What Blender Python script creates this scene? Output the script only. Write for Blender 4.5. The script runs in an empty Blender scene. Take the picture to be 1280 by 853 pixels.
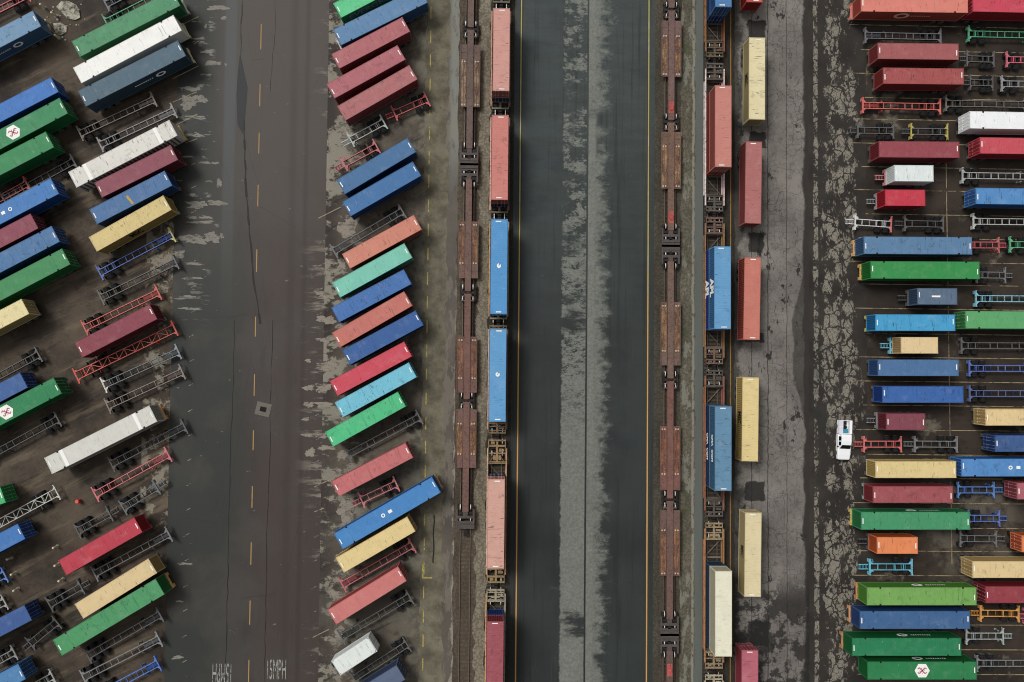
import bpy, math, random
from mathutils import Matrix, Vector
random.seed(7)
R = math.radians
scn = bpy.context.scene
COL = scn.collection

# ---------------------------------------------------------------- camera, sky, sun, exposure
cam_d = bpy.data.cameras.new('camera'); cam = bpy.data.objects.new('camera', cam_d); COL.objects.link(cam)
cam_d.sensor_width = 36.0; cam_d.lens = 27.42; cam_d.clip_end = 3000; cam_d.clip_start = 1
_r = Vector((0.99970693, 0.00923918, 0.02237601)); _u = Vector((-0.00991767, 0.9994885, 0.03040356)); _f = Vector((0.02208366, 0.03061657, -0.99928721))
M = Matrix((_r, _u, -_f)).transposed().to_4x4(); M.translation = Vector((0, 0, 118.16))
cam.matrix_world = M
scn.camera = cam

SUN_EL, SUN_AZ = 54.0, 52.0      # overcast: a broad soft sun, high, from the top of the picture
world = bpy.data.worlds.new('World'); scn.world = world; world.use_nodes = True
wt = world.node_tree; wt.nodes.clear()
wo = wt.nodes.new('ShaderNodeOutputWorld'); bg = wt.nodes.new('ShaderNodeBackground')
sky = wt.nodes.new('ShaderNodeTexSky'); sky.sky_type = 'NISHITA'; sky.sun_disc = False
sky.sun_elevation = R(SUN_EL); sky.sun_rotation = R(-SUN_AZ); sky.dust_density = 6.0; sky.air_density = 1.0; sky.ozone_density = 1.0
hs = wt.nodes.new('ShaderNodeHueSaturation'); hs.inputs['Saturation'].default_value = 0.07
wt.links.new(sky.outputs[0], hs.inputs['Color']); wt.links.new(hs.outputs[0], bg.inputs['Color'])
bg.inputs['Strength'].default_value = 0.09
wt.links.new(bg.outputs[0], wo.inputs['Surface'])
sd = bpy.data.lights.new('sun', 'SUN'); sd.energy = 1.5; sd.angle = R(17); sd.color = (1.0, 0.975, 0.94)
so = bpy.data.objects.new('sun', sd); COL.objects.link(so)
sdir = Vector((-math.sin(R(SUN_AZ)) * math.cos(R(SUN_EL)), math.cos(R(SUN_AZ)) * math.cos(R(SUN_EL)), math.sin(R(SUN_EL))))
so.rotation_euler = (-sdir).to_track_quat('-Z', 'Y').to_euler(); so.location = sdir * 200
vs = scn.view_settings
vs.view_transform = 'Standard'; vs.look = 'None'; vs.gamma = 1.0; vs.use_curve_mapping = False; vs.exposure = 0.12
scn.cycles.max_bounces = 4; scn.cycles.diffuse_bounces = 3; scn.cycles.use_denoising = True; scn.cycles.filter_width = 1.0

# ---------------------------------------------------------------- helpers
ALB = 0.88
def lin(h, k=None):
    v = []; k = ALB if k is None else k
    for i in (0, 2, 4):
        c = int(h[i:i + 2], 16) / 255
        v.append(k * (c / 12.92 if c <= 0.04045 else ((c + 0.055) / 1.055) ** 2.4))
    return tuple(v)

class NT:
    """tiny node-building helper"""
    def __init__(s, name):
        s.m = bpy.data.materials.new(name); s.m.use_nodes = True
        s.t = s.m.node_tree; s.t.nodes.clear()
        s.out = s.n('ShaderNodeOutputMaterial'); s.b = s.n('ShaderNodeBsdfPrincipled')
        s.t.links.new(s.b.outputs[0], s.out.inputs[0])
        s.b.inputs['Roughness'].default_value = 0.8; s.b.inputs['Specular IOR Level'].default_value = 0.25
    def n(s, ty, **k):
        o = s.t.nodes.new(ty)
        for a, v in k.items(): setattr(o, a, v)
        return o
    def set(s, sock, v):
        if hasattr(v, 'is_linked') or isinstance(v, bpy.types.NodeSocket): s.t.links.new(v, sock)
        else: sock.default_value = v
    def math(s, op, a, b=0.0, c=None, clamp=False):
        o = s.n('ShaderNodeMath', operation=op, use_clamp=clamp)
        s.set(o.inputs[0], a); s.set(o.inputs[1], b)
        if c is not None: s.set(o.inputs[2], c)
        return o.outputs[0]
    def mul(s, *a):
        r = a[0]
        for x in a[1:]: r = s.math('MULTIPLY', r, x)
        return r
    def add(s, a, b): return s.math('ADD', a, b)
    def mx(s, a, b): return s.math('MAXIMUM', a, b)
    def ss(s, v, a, b):
        o = s.n('ShaderNodeMapRange', interpolation_type='SMOOTHSTEP')
        s.set(o.inputs['Value'], v)
        if a <= b:
            o.inputs['From Min'].default_value = a; o.inputs['From Max'].default_value = b
        else:
            o.inputs['From Min'].default_value = b; o.inputs['From Max'].default_value = a
            o.inputs['To Min'].default_value = 1; o.inputs['To Max'].default_value = 0
        return o.outputs[0]
    def pos(s):
        if not hasattr(s, '_p'):
            s._p = s.n('ShaderNodeNewGeometry').outputs['Position']
            q = s.n('ShaderNodeSeparateXYZ'); s.t.links.new(s._p, q.inputs[0]); s.X, s.Y, s.Z = q.outputs
        return s._p
    def vec(s, sx=1, sy=1, ang=0, seed=0, src=None, sz=1):
        src = src or s.pos()
        o = s.n('ShaderNodeMapping')
        o.inputs['Location'].default_value = (seed * 13.7, seed * 7.3, seed * 3.1)
        v = src
        if ang:
            r = s.n('ShaderNodeVectorRotate', rotation_type='Z_AXIS'); s.t.links.new(v, r.inputs['Vector']); r.inputs['Angle'].default_value = R(ang); v = r.outputs[0]
        s.t.links.new(v, o.inputs['Vector']); o.inputs['Scale'].default_value = (sx, sy, sz)
        return o.outputs[0]
    def noise(s, scale, detail=4, rough=0.6, sx=1, sy=1, ang=0, seed=0, src=None, dist=0):
        o = s.n('ShaderNodeTexNoise'); s.t.links.new(s.vec(sx, sy, ang, seed, src), o.inputs['Vector'])
        o.inputs['Scale'].default_value = scale; o.inputs['Detail'].default_value = detail; o.inputs['Roughness'].default_value = rough
        o.inputs['Distortion'].default_value = dist
        return o.outputs['Fac']
    def voro(s, scale, feature='DISTANCE_TO_EDGE', sx=1, sy=1, ang=0, seed=0, out='Distance', warp=0.0, rnd=1.0):
        v = s.vec(sx, sy, ang, seed)
        if warp:
            nz = s.n('ShaderNodeTexNoise'); s.t.links.new(v, nz.inputs['Vector']); nz.inputs['Scale'].default_value = scale * 2.2; nz.inputs['Detail'].default_value = 3
            sc = s.n('ShaderNodeVectorMath', operation='SCALE'); s.t.links.new(nz.outputs['Color'], sc.inputs[0]); sc.inputs['Scale'].default_value = warp
            ad = s.n('ShaderNodeVectorMath', operation='ADD'); s.t.links.new(v, ad.inputs[0]); s.t.links.new(sc.outputs[0], ad.inputs[1]); v = ad.outputs[0]
        o = s.n('ShaderNodeTexVoronoi', feature=feature); s.t.links.new(v, o.inputs['Vector']); o.inputs['Scale'].default_value = scale
        o.inputs['Randomness'].default_value = rnd
        return o.outputs[out]
    def band(s, c, a, b, soft=0.3):
        return s.mul(s.ss(c, a - soft, a + soft), s.ss(c, b + soft, b - soft))
    def mix(s, a, b, f, mode='MIX'):
        o = s.n('ShaderNodeMix', data_type='RGBA', blend_type=mode)
        s.set(o.inputs['Factor'], f)
        for i, v in ((6, a), (7, b)):
            if isinstance(v, str): v = lin(v)
            if isinstance(v, tuple): o.inputs[i].default_value = (*v[:3], 1)
            else: s.t.links.new(v, o.inputs[i])
        return o.outputs[2]
    def scale_col(s, c, f):
        o = s.n('ShaderNodeVectorMath', operation='SCALE')
        if isinstance(c, str): c = lin(c)
        s.set(o.inputs[0], c); s.set(o.inputs['Scale'], f); return o.outputs[0]
    def done(s, col, rough=None, bump=None, bstr=0.3, bdist=0.02):
        s.set(s.b.inputs['Base Color'], (*col, 1) if isinstance(col, tuple) else col)
        if rough is not None: s.set(s.b.inputs['Roughness'], rough)
        if bump is not None:
            o = s.n('ShaderNodeBump'); o.inputs['Strength'].default_value = bstr; o.inputs['Distance'].default_value = bdist
            s.t.links.new(bump, o.inputs['Height']); s.t.links.new(o.outputs[0], s.b.inputs['Normal'])
        return s.m

class MB:
    def __init__(s): s.v = []; s.f = []; s.mi = []
    def quad(s, a, b, c, d, mi=0):
        n = len(s.v); s.v += [a, b, c, d]; s.f.append((n, n + 1, n + 2, n + 3)); s.mi.append(mi)
    def poly(s, pts, z0, z1, mi=0):
        """vertical prism from a counter-clockwise xy outline"""
        n = len(s.v); k = len(pts)
        s.v += [(x, y, z0) for x, y in pts] + [(x, y, z1) for x, y in pts]
        s.f.append(tuple(range(n + k - 1, n - 1, -1))); s.f.append(tuple(range(n + k, n + 2 * k))); s.mi += [mi, mi]
        for i in range(k):
            j = (i + 1) % k; s.f.append((n + i, n + j, n + k + j, n + k + i)); s.mi.append(mi)
        return s
    def box(s, x0, x1, y0, y1, z0, z1, mi=0):
        if x0 > x1: x0, x1 = x1, x0
        if y0 > y1: y0, y1 = y1, y0
        return s.poly([(x0, y0), (x1, y0), (x1, y1), (x0, y1)], z0, z1, mi)
    def bar(s, p, q, wd, z0, z1, mi=0):
        dx, dy = q[0] - p[0], q[1] - p[1]; l = math.hypot(dx, dy); nx, ny = -dy / l * wd / 2, dx / l * wd / 2
        return s.poly([(p[0] - nx, p[1] - ny), (q[0] - nx, q[1] - ny), (q[0] + nx, q[1] + ny), (p[0] + nx, p[1] + ny)], z0, z1, mi)
    def cyl(s, c, r, a, b, axis='y', seg=14, mi=0, mcap=None, r2=None):
        n = len(s.v); r2 = r if r2 is None else r2
        for t, rr in ((a, r), (b, r2)):
            for i in range(seg):
                g = 2 * math.pi * i / seg; p, q = rr * math.cos(g), rr * math.sin(g)
                s.v.append({'y': (c[0] + p, t, c[1] - q), 'x': (t, c[0] + p, c[1] + q), 'z': (c[0] + p, c[1] + q, t)}[axis])
        for i in range(seg):
            j = (i + 1) % seg; s.f.append((n + i, n + j, n + seg + j, n + seg + i)); s.mi.append(mi)
        mc = mi if mcap is None else mcap
        s.f.append(tuple(range(n + seg - 1, n - 1, -1))); s.f.append(tuple(range(n + seg, n + 2 * seg))); s.mi += [mc, mc]
        return s
    def mesh(s, name, mats):
        me = bpy.data.meshes.new(name); me.from_pydata(s.v, [], s.f)
        for m in mats: me.materials.append(m)
        if len(mats) > 1: me.polygons.foreach_set('material_index', s.mi)
        me.update(); return me

def obj(name, me, parent=None, color=None, loc=None, rz=0.0, rot=None, sx=None):
    o = bpy.data.objects.new(name, me); COL.objects.link(o)
    if parent: o.parent = parent
    if color is not None: o.color = color
    if loc: o.location = loc
    if rot: o.rotation_euler = rot
    elif rz: o.rotation_euler = (0, 0, rz)
    return o
def tag(o, label, cat, group=None):
    o['label'] = label; o['category'] = cat
    if group: o['group'] = group
    return o
def thing(name, label, cat, loc=(0, 0, 0), rz=0.0, group=None):
    o = bpy.data.objects.new(name, None); COL.objects.link(o); o.empty_display_size = 0.5
    o.location = loc; o.rotation_euler = (0, 0, rz)
    return tag(o, label, cat, group)
def struct(name, me):
    o = obj(name, me); o['kind'] = 'structure'; return o
def text_mesh(txt, size, mat, depth=0.01, bold=0.0, cache={}):
    key = (txt, size, mat.name, bold)
    if key in cache: return cache[key]
    cu = bpy.data.curves.new('lettering', 'FONT'); cu.body = txt; cu.size = size; cu.align_x = 'CENTER'; cu.align_y = 'CENTER'
    cu.extrude = depth; cu.offset = bold; cu.resolution_u = 3
    t = bpy.data.objects.new('tmp', cu); COL.objects.link(t)
    dg = bpy.context.evaluated_depsgraph_get(); me = bpy.data.meshes.new_from_object(t.evaluated_get(dg)); me.name = 'lettering'
    bpy.data.objects.remove(t); me.materials.clear(); me.materials.append(mat)
    cache[key] = me; return me

# ---------------------------------------------------------------- materials for things
def simple(name, hexc, rough=0.7, metal=0.0, var=0.25, sc=3.0):
    t = NT(name); n = t.noise(sc, 4); c = t.scale_col(hexc, t.math('MULTIPLY_ADD', n, var * 2, 1 - var))
    t.b.inputs['Metallic'].default_value = metal
    return t.done(c, rough)

def paint(name, roof=False):
    t = NT(name); oi = t.n('ShaderNodeObjectInfo'); tc = t.n('ShaderNodeTexCoord').outputs['Object']
    rnd = t.n('ShaderNodeVectorMath', operation='SCALE'); rnd.inputs[0].default_value = (61, 37, 17); t.t.links.new(oi.outputs['Random'], rnd.inputs['Scale'])
    ad = t.n('ShaderNodeVectorMath', operation='ADD'); t.t.links.new(tc, ad.inputs[0]); t.t.links.new(rnd.outputs[0], ad.inputs[1]); src = ad.outputs[0]
    c = oi.outputs['Color']; st = oi.outputs['Alpha']
    n1 = t.noise(0.55, 5, 0.65, src=src)
    n2 = t.noise(3.5, 4, 0.7, src=src, seed=2)
    f = t.math('MULTIPLY_ADD', n1, 0.26, t.math('MULTIPLY_ADD', n2, 0.14, 0.79))
    c = t.scale_col(c, f)
    if roof:
        # chalky bleaching, dents and cross-wise grime
        c = t.mix(c, 'd8d6cc', t.mul(t.ss(t.noise(0.8, 4, src=src, seed=5), 0.50, 0.78), 0.08))
        sep = t.n('ShaderNodeSeparateXYZ'); t.t.links.new(src, sep.inputs[0])
        streak = t.noise(1.0, 4, 0.7, sx=2.6, sy=0.28, src=src, seed=3)
        amt = t.math('MULTIPLY_ADD', st, 0.45, 0.16)
        c = t.mix(c, t.scale_col(c, 0.45), t.mul(t.ss(streak, 0.56, 0.70), amt))
        blot = t.noise(0.75, 6, 0.68, src=src, seed=9, dist=0.6)
        c = t.mix(c, t.scale_col(c, 0.55), t.mul(t.ss(blot, 0.56, 0.66), t.math('MULTIPLY_ADD', st, 0.75, 0.10)))
        scr = t.noise(1.0, 2, 0.5, sx=6.5, sy=0.9, src=src, seed=11)
        c = t.mix(c, (0.03, 0.03, 0.03), t.mul(t.ss(scr, 0.665, 0.70), t.math('MULTIPLY_ADD', st, 0.6, 0.35)))
        pale = t.noise(1.0, 3, 0.6, sx=4.0, sy=0.8, src=src, seed=15)
        c = t.mix(c, 'e0ddd2', t.mul(t.ss(pale, 0.70, 0.74), 0.30))
    rust = t.noise(2.2, 6, 0.72, src=src, seed=7)
    c = t.mix(c, (0.10, 0.045, 0.03), t.mul(t.ss(rust, 0.64, 0.74), 0.6))
    return t.done(c, 0.62)
M_PAINT = paint('container_paint'); M_ROOF = paint('container_roof_paint', True)
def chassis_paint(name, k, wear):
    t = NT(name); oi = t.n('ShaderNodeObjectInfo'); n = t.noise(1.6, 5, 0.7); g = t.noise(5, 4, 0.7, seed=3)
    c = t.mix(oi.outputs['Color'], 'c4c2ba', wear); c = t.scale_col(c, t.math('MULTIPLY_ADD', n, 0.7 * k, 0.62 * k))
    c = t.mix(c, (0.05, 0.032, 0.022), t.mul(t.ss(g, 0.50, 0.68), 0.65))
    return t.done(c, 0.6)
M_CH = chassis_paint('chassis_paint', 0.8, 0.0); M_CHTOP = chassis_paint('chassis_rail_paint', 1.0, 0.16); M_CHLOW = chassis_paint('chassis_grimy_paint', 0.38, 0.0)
M_TYRE = simple('tyre_rubber', '1c1c1e', 0.9); M_HUB = simple('wheel_hub', '5a5a58', 0.6, 0.2)
M_BLACK = simple('black_steel', '1e1e20', 0.7); M_DARK = simple('dark_gap', '141414', 0.9)
M_GALV = simple('galvanised_steel', '9a9c9a', 0.5, 0.4); M_WHITE = simple('white_paint', 'f2f2ec', 0.6, var=0.06)
M_TREAD = simple('polished_wheel_tread', 'e2e2dc', 0.35, 0.3, var=0.08)
M_LETB = simple('black_lettering', '15140f', 0.7); M_LETG = simple('grey_lettering', '8c96a0', 0.7); M_LETW = simple('white_lettering', 'f4f4f4', 0.6, var=0.04)
M_LETO = simple('cream_lettering', 'e8c8a8', 0.6, var=0.05)
M_EMBLEM = simple('dusky_red_emblem', 'b06a72', 0.6, var=0.1)
M_YELLOWB = simple('yellow_scuff', 'b89c50', 0.7)
M_CONC = simple('bollard_paint', 'd2c8aa', 0.8, var=0.2, sc=6)
CONT=[
('c1', -54.48, 49.5, 28.76, 16.41, '53', '489064', 4.1, '', 'long green container topmost in the slanted left row', ('30343a', 'c8c4b0')),
('c2', -54.18, 45.7, 29.44, 16.47, '53', 'f4f4ee', 4.1, 'strap', 'long bright white container between long green and slate ones', ('30343a', 'c9b98a')),
('c3', -53.44, 42.12, 28.48, 16.27, '53', '4d6878', 4.1, 'ringside', 'long slate container directly below the bright white container', ('30343a', 'd0c08a')),
('c4', -54.46, 30.25, 28.74, 16.41, '53', 'dcd9d0', 4.1, 'band ribs', 'long off-white container with ribbed side above a maroon container', ('30343a', 'c09a50')),
('c5', -52.48, 27.71, 27.79, 12.26, '40', '8f4a58', 4.1, '', 'maroon container touching the off-white ribbed container from below', ('2c2c30', '8a3040')),
('c6', -53.17, 23.86, 28.57, 12.19, '40', '4a73a3', 4.1, 'scuff', 'blue container with yellow roof scuff above the mustard container', ('2c2c30', 'a83048')),
('c7', -53.18, 20.05, 30.58, 12.31, '40', 'd6bf7c', 4.1, 'msc', 'mustard yellow container with black side lettering, slanted left row', ('2c2c30', '4a9a8a')),
('c11', -54.84, 4.4, 28.23, 12.05, '40', '8c3f4d', 4.1, '', 'maroon container between the two orange-red empty chassis', ('2c2c30', '4a9a94')),
('c15', -56.61, -11.32, 27.37, 16.66, '53', 'd3d2c8', 4.1, 'band', 'long grey-white container with two white roof bands', ('30343a', 'd08a30')),
('c19', -56.29, -26.57, 30.18, 12.31, '40', 'bd3548', 4.1, '', 'bright red container low in the slanted left row', ('2c2c30', '902030')),
('c21', -53.94, -32.56, 32.32, 12.19, '40', 'dcc28c', 4.1, '', 'beige container tight above the long green container, lower left', ('2c2c30', '30302c')),
('c22', -54.85, -36.62, 31.36, 16.79, '53', '45975f', 4.1, 'stain', 'longest green container at lower left below the beige one', ('2c2c30', 'd8963c')),
('l1', -74.32, 46.09, -150.66, 15.89, '53', '6c93b5', 4.1, 'ringside', 'pale blue long container in the top left corner', ('30343a', 'd8d4c8')),
('l2', -69.8, 37.36, -150.83, 11.98, '40', '3a78c4', 4.1, '', 'vivid blue container above the green hexagon container, left edge', None),
('l3', -70.07, 33.29, -150.38, 15.84, '53', '2f8b58', 4.1, 'hex:0.3', 'green container with white hexagon, upper left edge', None),
('l4', -71.94, 28.36, -150.95, 15.79, '53', '2f8b54', 4.1, '', 'plain green container just below the upper hexagon container', None),
('l7', -71.04, 21.58, -151.06, 15.75, '53', '3f7dc0', 4.1, 'squares:0', 'blue container with small white roof squares, left edge', None),
('l8', -72.13, 17.37, -151.11, 11.86, '40', '8f4656', 4.1, '', 'maroon container at left edge between two blue containers', None),
('l9', -70.72, 14.62, -151.17, 15.71, '53', '4a78a8', 4.1, 'stain', 'blotchy steel blue container at left edge above green one', None),
('l10', -69.13, 11.35, -151.23, 15.7, '53', '3b8d55', 4.1, '', 'green container at left edge just above the cream container', None),
('l11', -73.06, 4.98, -151.3, 11.8, '40', 'e6d69c', 4.1, '', 'cream container cut by the left edge below green one', None),
('l13', -72.95, -5.64, -151.46, 11.75, '40', '3c64a0', 4.1, '', 'navy blue container above the lower hexagon container, left edge', ('2c2c30', '303848')),
('l14', -69.8, -7.28, -151.51, 15.57, '53', '1f8450', 4.1, 'hex:0.4', 'green container with white hexagon, middle of left edge', None),
('l16', -75.75, -21.3, -159.36, 11.67, '40', '35b46c', 4.1, '', 'mint green container barely showing at lower left edge', None),
('l18', -72.65, -27.22, -151.79, 11.64, '40', '3b78bc', 4.1, '', 'blue container below the white lattice chassis, left edge', None),
('l21', -71.38, -38.72, -151.98, 11.59, '40', '3a5d9a', 4.1, '', 'dark blue container beside black chassis, lower left edge', None),
('l25', -72.0, -47.0, -152.1, 11.55, '40', '4a83b8', 4.1, '', 'sky blue container in the bottom left corner', ('2c2c30', 'c08060')),
('b1', -18.34, 54.99, -151.0, 12.35, '40', '52c988', 4.1, 'evergreen', 'bright green lettered container at top of slanted middle row', None),
('b2', -17.35, 51.31, -152.33, 14.29, '53', '5b86b0', 4.1, 'stain', 'long blotchy blue container under the bright green lettered one', ('30343a', 'c8c4bc')),
('b3', -18.71, 47.29, -150.92, 11.8, '40', 'b4656a', 4.1, '', 'dusty red container just below the long blotchy blue container', None),
('b4', -19.35, 42.96, -149.87, 11.93, '40', 'b2646c', 4.1, '', 'rose red container, middle of three red ones near top', None),
('b5', -17.63, 39.87, -148.9, 12.23, '40', 'b0686a', 4.1, 'scratch', 'scratched dull red container above grey and red chassis', None),
('b9', -17.65, 29.01, -148.15, 12.15, '40', '44719f', 4.1, '', 'upper blue container of the pair beside a red chassis', None),
('b10', -16.8, 25.64, -148.99, 11.93, '40', '3d73aa', 4.1, '', 'lower blue container of the pair above a black chassis', None),
('b12', -16.66, 17.85, -150.42, 11.94, '40', 'd1826c', 4.1, '', 'salmon orange container above the mint teal container', None),
('b13', -18.01, 13.63, -150.23, 12.01, '40', '74c6b0', 4.1, '', 'mint teal container in the slanted middle row', None),
('b14', -18.07, 9.9, -151.25, 11.92, '40', '4173b4', 4.1, 'stain', 'scuffed blue container with red end frame below mint one', None),
('b15', -17.91, 6.47, -149.29, 12.1, '40', 'c66f63', 4.1, '', 'salmon red container between scuffed blue and deep blue ones', None),
('b16', -16.33, 3.8, -150.88, 12.16, '40', '34609f', 4.1, '', 'deep blue container just above the crimson container', None),
('b17', -18.0, -0.74, -151.32, 12.22, '40', 'cf4357', 4.1, '', 'crimson container in the slanted middle row', None),
('b18', -17.24, -3.81, -150.87, 12.19, '40', '6cc0d8', 4.1, '', 'light cyan container between crimson and emerald ones', None),
('b19', -18.67, -8.08, -150.39, 12.02, '40', '3fbf7f', 4.1, 'scratch', 'emerald container with dark roof smudges below cyan one', None),
('b21', -17.59, -15.36, -151.98, 12.06, '40', 'c4696a', 4.1, 'scratch', 'pinkish red container above a short pink chassis', None),
('b23', -15.3, -21.62, 30.41, 16.29, '53', '3f86c6', 4.1, 'squares:0', 'long blue container with two white roof badges, middle row', ('30343a', 'b07a38')),
('b24', -16.94, -26.16, -149.7, 11.84, '40', 'e2c987', 4.1, '', 'pale yellow container touching the long badged blue container', None),
('b26', -18.06, -33.45, -148.02, 11.83, '40', 'cc7470', 4.1, '', 'coral red container low in the slanted middle row', None),
('b28', -19.8, -42.21, -146.72, 6.29, '20c', 'dfe5e1', 3.85, '', 'short pale grey container with clipped roof corners', None),
('b30', -18.07, -47.54, -148.01, 11.83, '40', '5a6884', 4.1, '', 'slate grey-blue container cut by the bottom edge, middle row', None),
('p1', 38.3, 60.73, -90.18, 12.52, '40', 'c8504a', 4.1, '', 'red container cut by top edge beside right train', None),
('p2', 38.66, 42.98, -90.13, 12.34, '40', 'e3d5a5', 4.1, 'mscw scratch', 'topmost cream container beside right train, scribbled roof', ('2c2c30', '4f9a8c')),
('p3', 38.11, 27.38, -90.74, 12.24, '40', 'b26c68', 4.1, '', 'dusty rose container right of the loaded right train', None),
('p4', 37.91, 10.12, -90.96, 12.19, '40', 'c97565', 4.1, '', 'terracotta container right of the bright blue rail containers', None),
('p5', 37.64, -7.67, -90.67, 12.31, '40', 'e2ca88', 4.1, 'mscw', 'yellow cream container right of the grey-blue rail containers', None),
('p6', 38.03, -27.4, -90.62, 12.24, '40', 'ddcd9f', 4.1, 'mscw', 'pale cream container right of the white rail container', None),
('p7', 37.57, -47.1, -90.23, 11.82, '40', 'b8606e', 4.1, 'patch', 'pink container at bottom edge beside right train', None),
('d1', 62.47, 54.75, -179.64, 16.26, '53', 'e08070', 4.1, 'ringside2', 'long coral container with ring emblem at top of right yard', ('2c2c30', 'd07060')),
('d2', 77.68, 54.92, -0.16, 12.73, '40', 'cf4055', 4.1, '', 'crimson container in the top right corner', None),
('d5', 62.99, 47.52, -179.63, 12.26, '40', 'a65a5a', 4.1, '', 'dusty maroon container below grey chassis, top right yard', None),
('d7', 63.75, 43.78, -179.63, 12.25, '40', 'a8504f', 4.1, 'streak', 'streak-stained maroon container above the red empty chassis', None),
('d13', 79.09, 37.29, 0.01, 16.79, '53', 'f2f5f5', 4.1, '', 'brilliant white container at the right edge', None),
('d14', 63.02, 32.69, -179.61, 12.15, '40', '99454f', 4.1, '', 'plain maroon container above the short white container', None),
('d15', 78.55, 33.46, 0.05, 12.66, '40', 'cc4a57', 4.1, '', 'rosy red container below the brilliant white container', None),
('d16', 62.35, 29.17, -179.61, 5.92, '20', 'dfe8e6', 3.85, '', 'short white container above the short crimson container', ('c87a80', '2c2c30')),
('d17', 61.0, 25.47, -179.6, 6.07, '20', 'c92f45', 3.85, '', 'short crimson container in the right yard', ('8a9096', '2c2c30')),
('d19', 77.84, 25.86, 0.13, 12.63, '40', '4f8cc8', 4.1, 'streak', 'stained sky blue container with barred doors, right edge', None),
('d23', 62.75, 18.3, -179.59, 16.29, '53', '5a82a8', 4.1, 'stain', 'long steel blue container above the long vivid green one', ('30343a', 'd8a050')),
('d26', 63.8, 14.64, -179.59, 16.38, '53', '2c9148', 4.1, '', 'long vivid green container below the long steel blue one', ('30343a', 'd8a040')),
('d28', 65.75, 10.77, -179.58, 6.0, '20', '5b7088', 3.85, 'dash', 'short slate container with white roof dash', None),
('d30', 62.27, 6.81, -179.57, 11.97, '40', '3a9fd0', 4.1, 'streak', 'bright cyan-blue container above the short beige container', ('2c2c30', 'c8b040')),
('d31', 78.14, 7.37, 0.31, 16.66, '53', '58a868', 4.1, '', 'grass green container right of the bright cyan-blue one', None),
('d32', 63.01, 3.47, -179.57, 5.58, '20', 'e3c792', 3.85, '', 'short beige container with light blue chassis neck', ('6ac0d8', '2c2c30')),
('d34', 62.67, 0.13, -179.56, 12.11, '40', '4a72a0', 4.1, '', 'greyish blue container just below the short beige container', None),
('d36', 63.34, -3.81, -179.56, 12.13, '40', '3666ac', 4.1, 'stain', 'royal blue container above the short maroon container', None),
('d38', 60.87, -7.86, -179.56, 5.86, '20', '854350', 3.85, '', 'short maroon container right of the white pickup', ('70747a', '2c2c30')),
('d39', 78.95, -7.05, 0.44, 12.53, '40', 'e4c78c', 4.1, '', 'beige container at right edge above dark blue one', None),
('d40', 80.33, -10.92, 0.4, 12.53, '40', '3a5c90', 4.1, '', 'dark blue container at right edge below beige one', None),
('d44', 62.2, -14.87, -179.64, 12.06, '40', 'e0c888', 4.1, '', 'pale yellow container just below the white pickup', None),
('d45', 77.28, -14.48, 0.36, 16.56, '53', '4d8ac8', 4.1, 'squares:-0.2', 'clear blue container with white roof square, right edge', None),
('d46', 61.75, -18.53, -179.68, 11.93, '40', 'a24f55', 4.1, '', 'brick maroon container left of the short blue chassis', ('2c2c30', '90a8a0')),
('d48', 83.55, -17.89, 0.32, 12.52, '40', 'b0606a', 4.1, '', 'faded maroon container at right edge beyond blue chassis', None),
('d49', 62.12, -22.36, -179.73, 16.23, '53', '3d9565', 4.1, 'ringnorth', 'long sea green container above the short orange container', ('30343a', 'c8b050')),
('d51', 59.52, -26.03, -179.77, 6.1, '20', 'e8854a', 3.85, '', 'short orange container above the light blue chassis', None),
('d53', 81.21, -25.7, 0.24, 6.25, '20', 'e5804a', 3.85, '', 'orange container peeking in at the right edge', None),
('d55', 76.75, -29.42, 0.2, 12.45, '40', 'e0c48c', 4.1, 'scratch', 'weathered beige container at right edge, lower right yard', None),
('d56', 62.96, -33.36, -179.85, 16.26, '53', '72a84e', 4.1, 'ringnorth stain', 'long olive green container below the light blue chassis', ('30343a', 'c88040')),
('d57', 78.65, -33.09, 0.16, 12.44, '40', '983a44', 4.1, '', 'dark red container right of the long olive green one', None),
('d58', 61.93, -36.8, -179.89, 16.34, '53', '3c6595', 4.1, '', 'long dark blue container below the long olive green one', ('30343a', 'd89050')),
('d60', 60.68, -40.7, -179.93, 16.17, '53', '1a7f50', 4.1, 'ringnorth', 'long deep green container second from the bottom edge', ('30343a', 'c07a40')),
('d62', 62.94, -44.12, -179.97, 16.17, '53', '1f7f48', 4.1, 'hex:0 ringnorth', 'long green container with white hexagon, bottom right', None),
]
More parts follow.
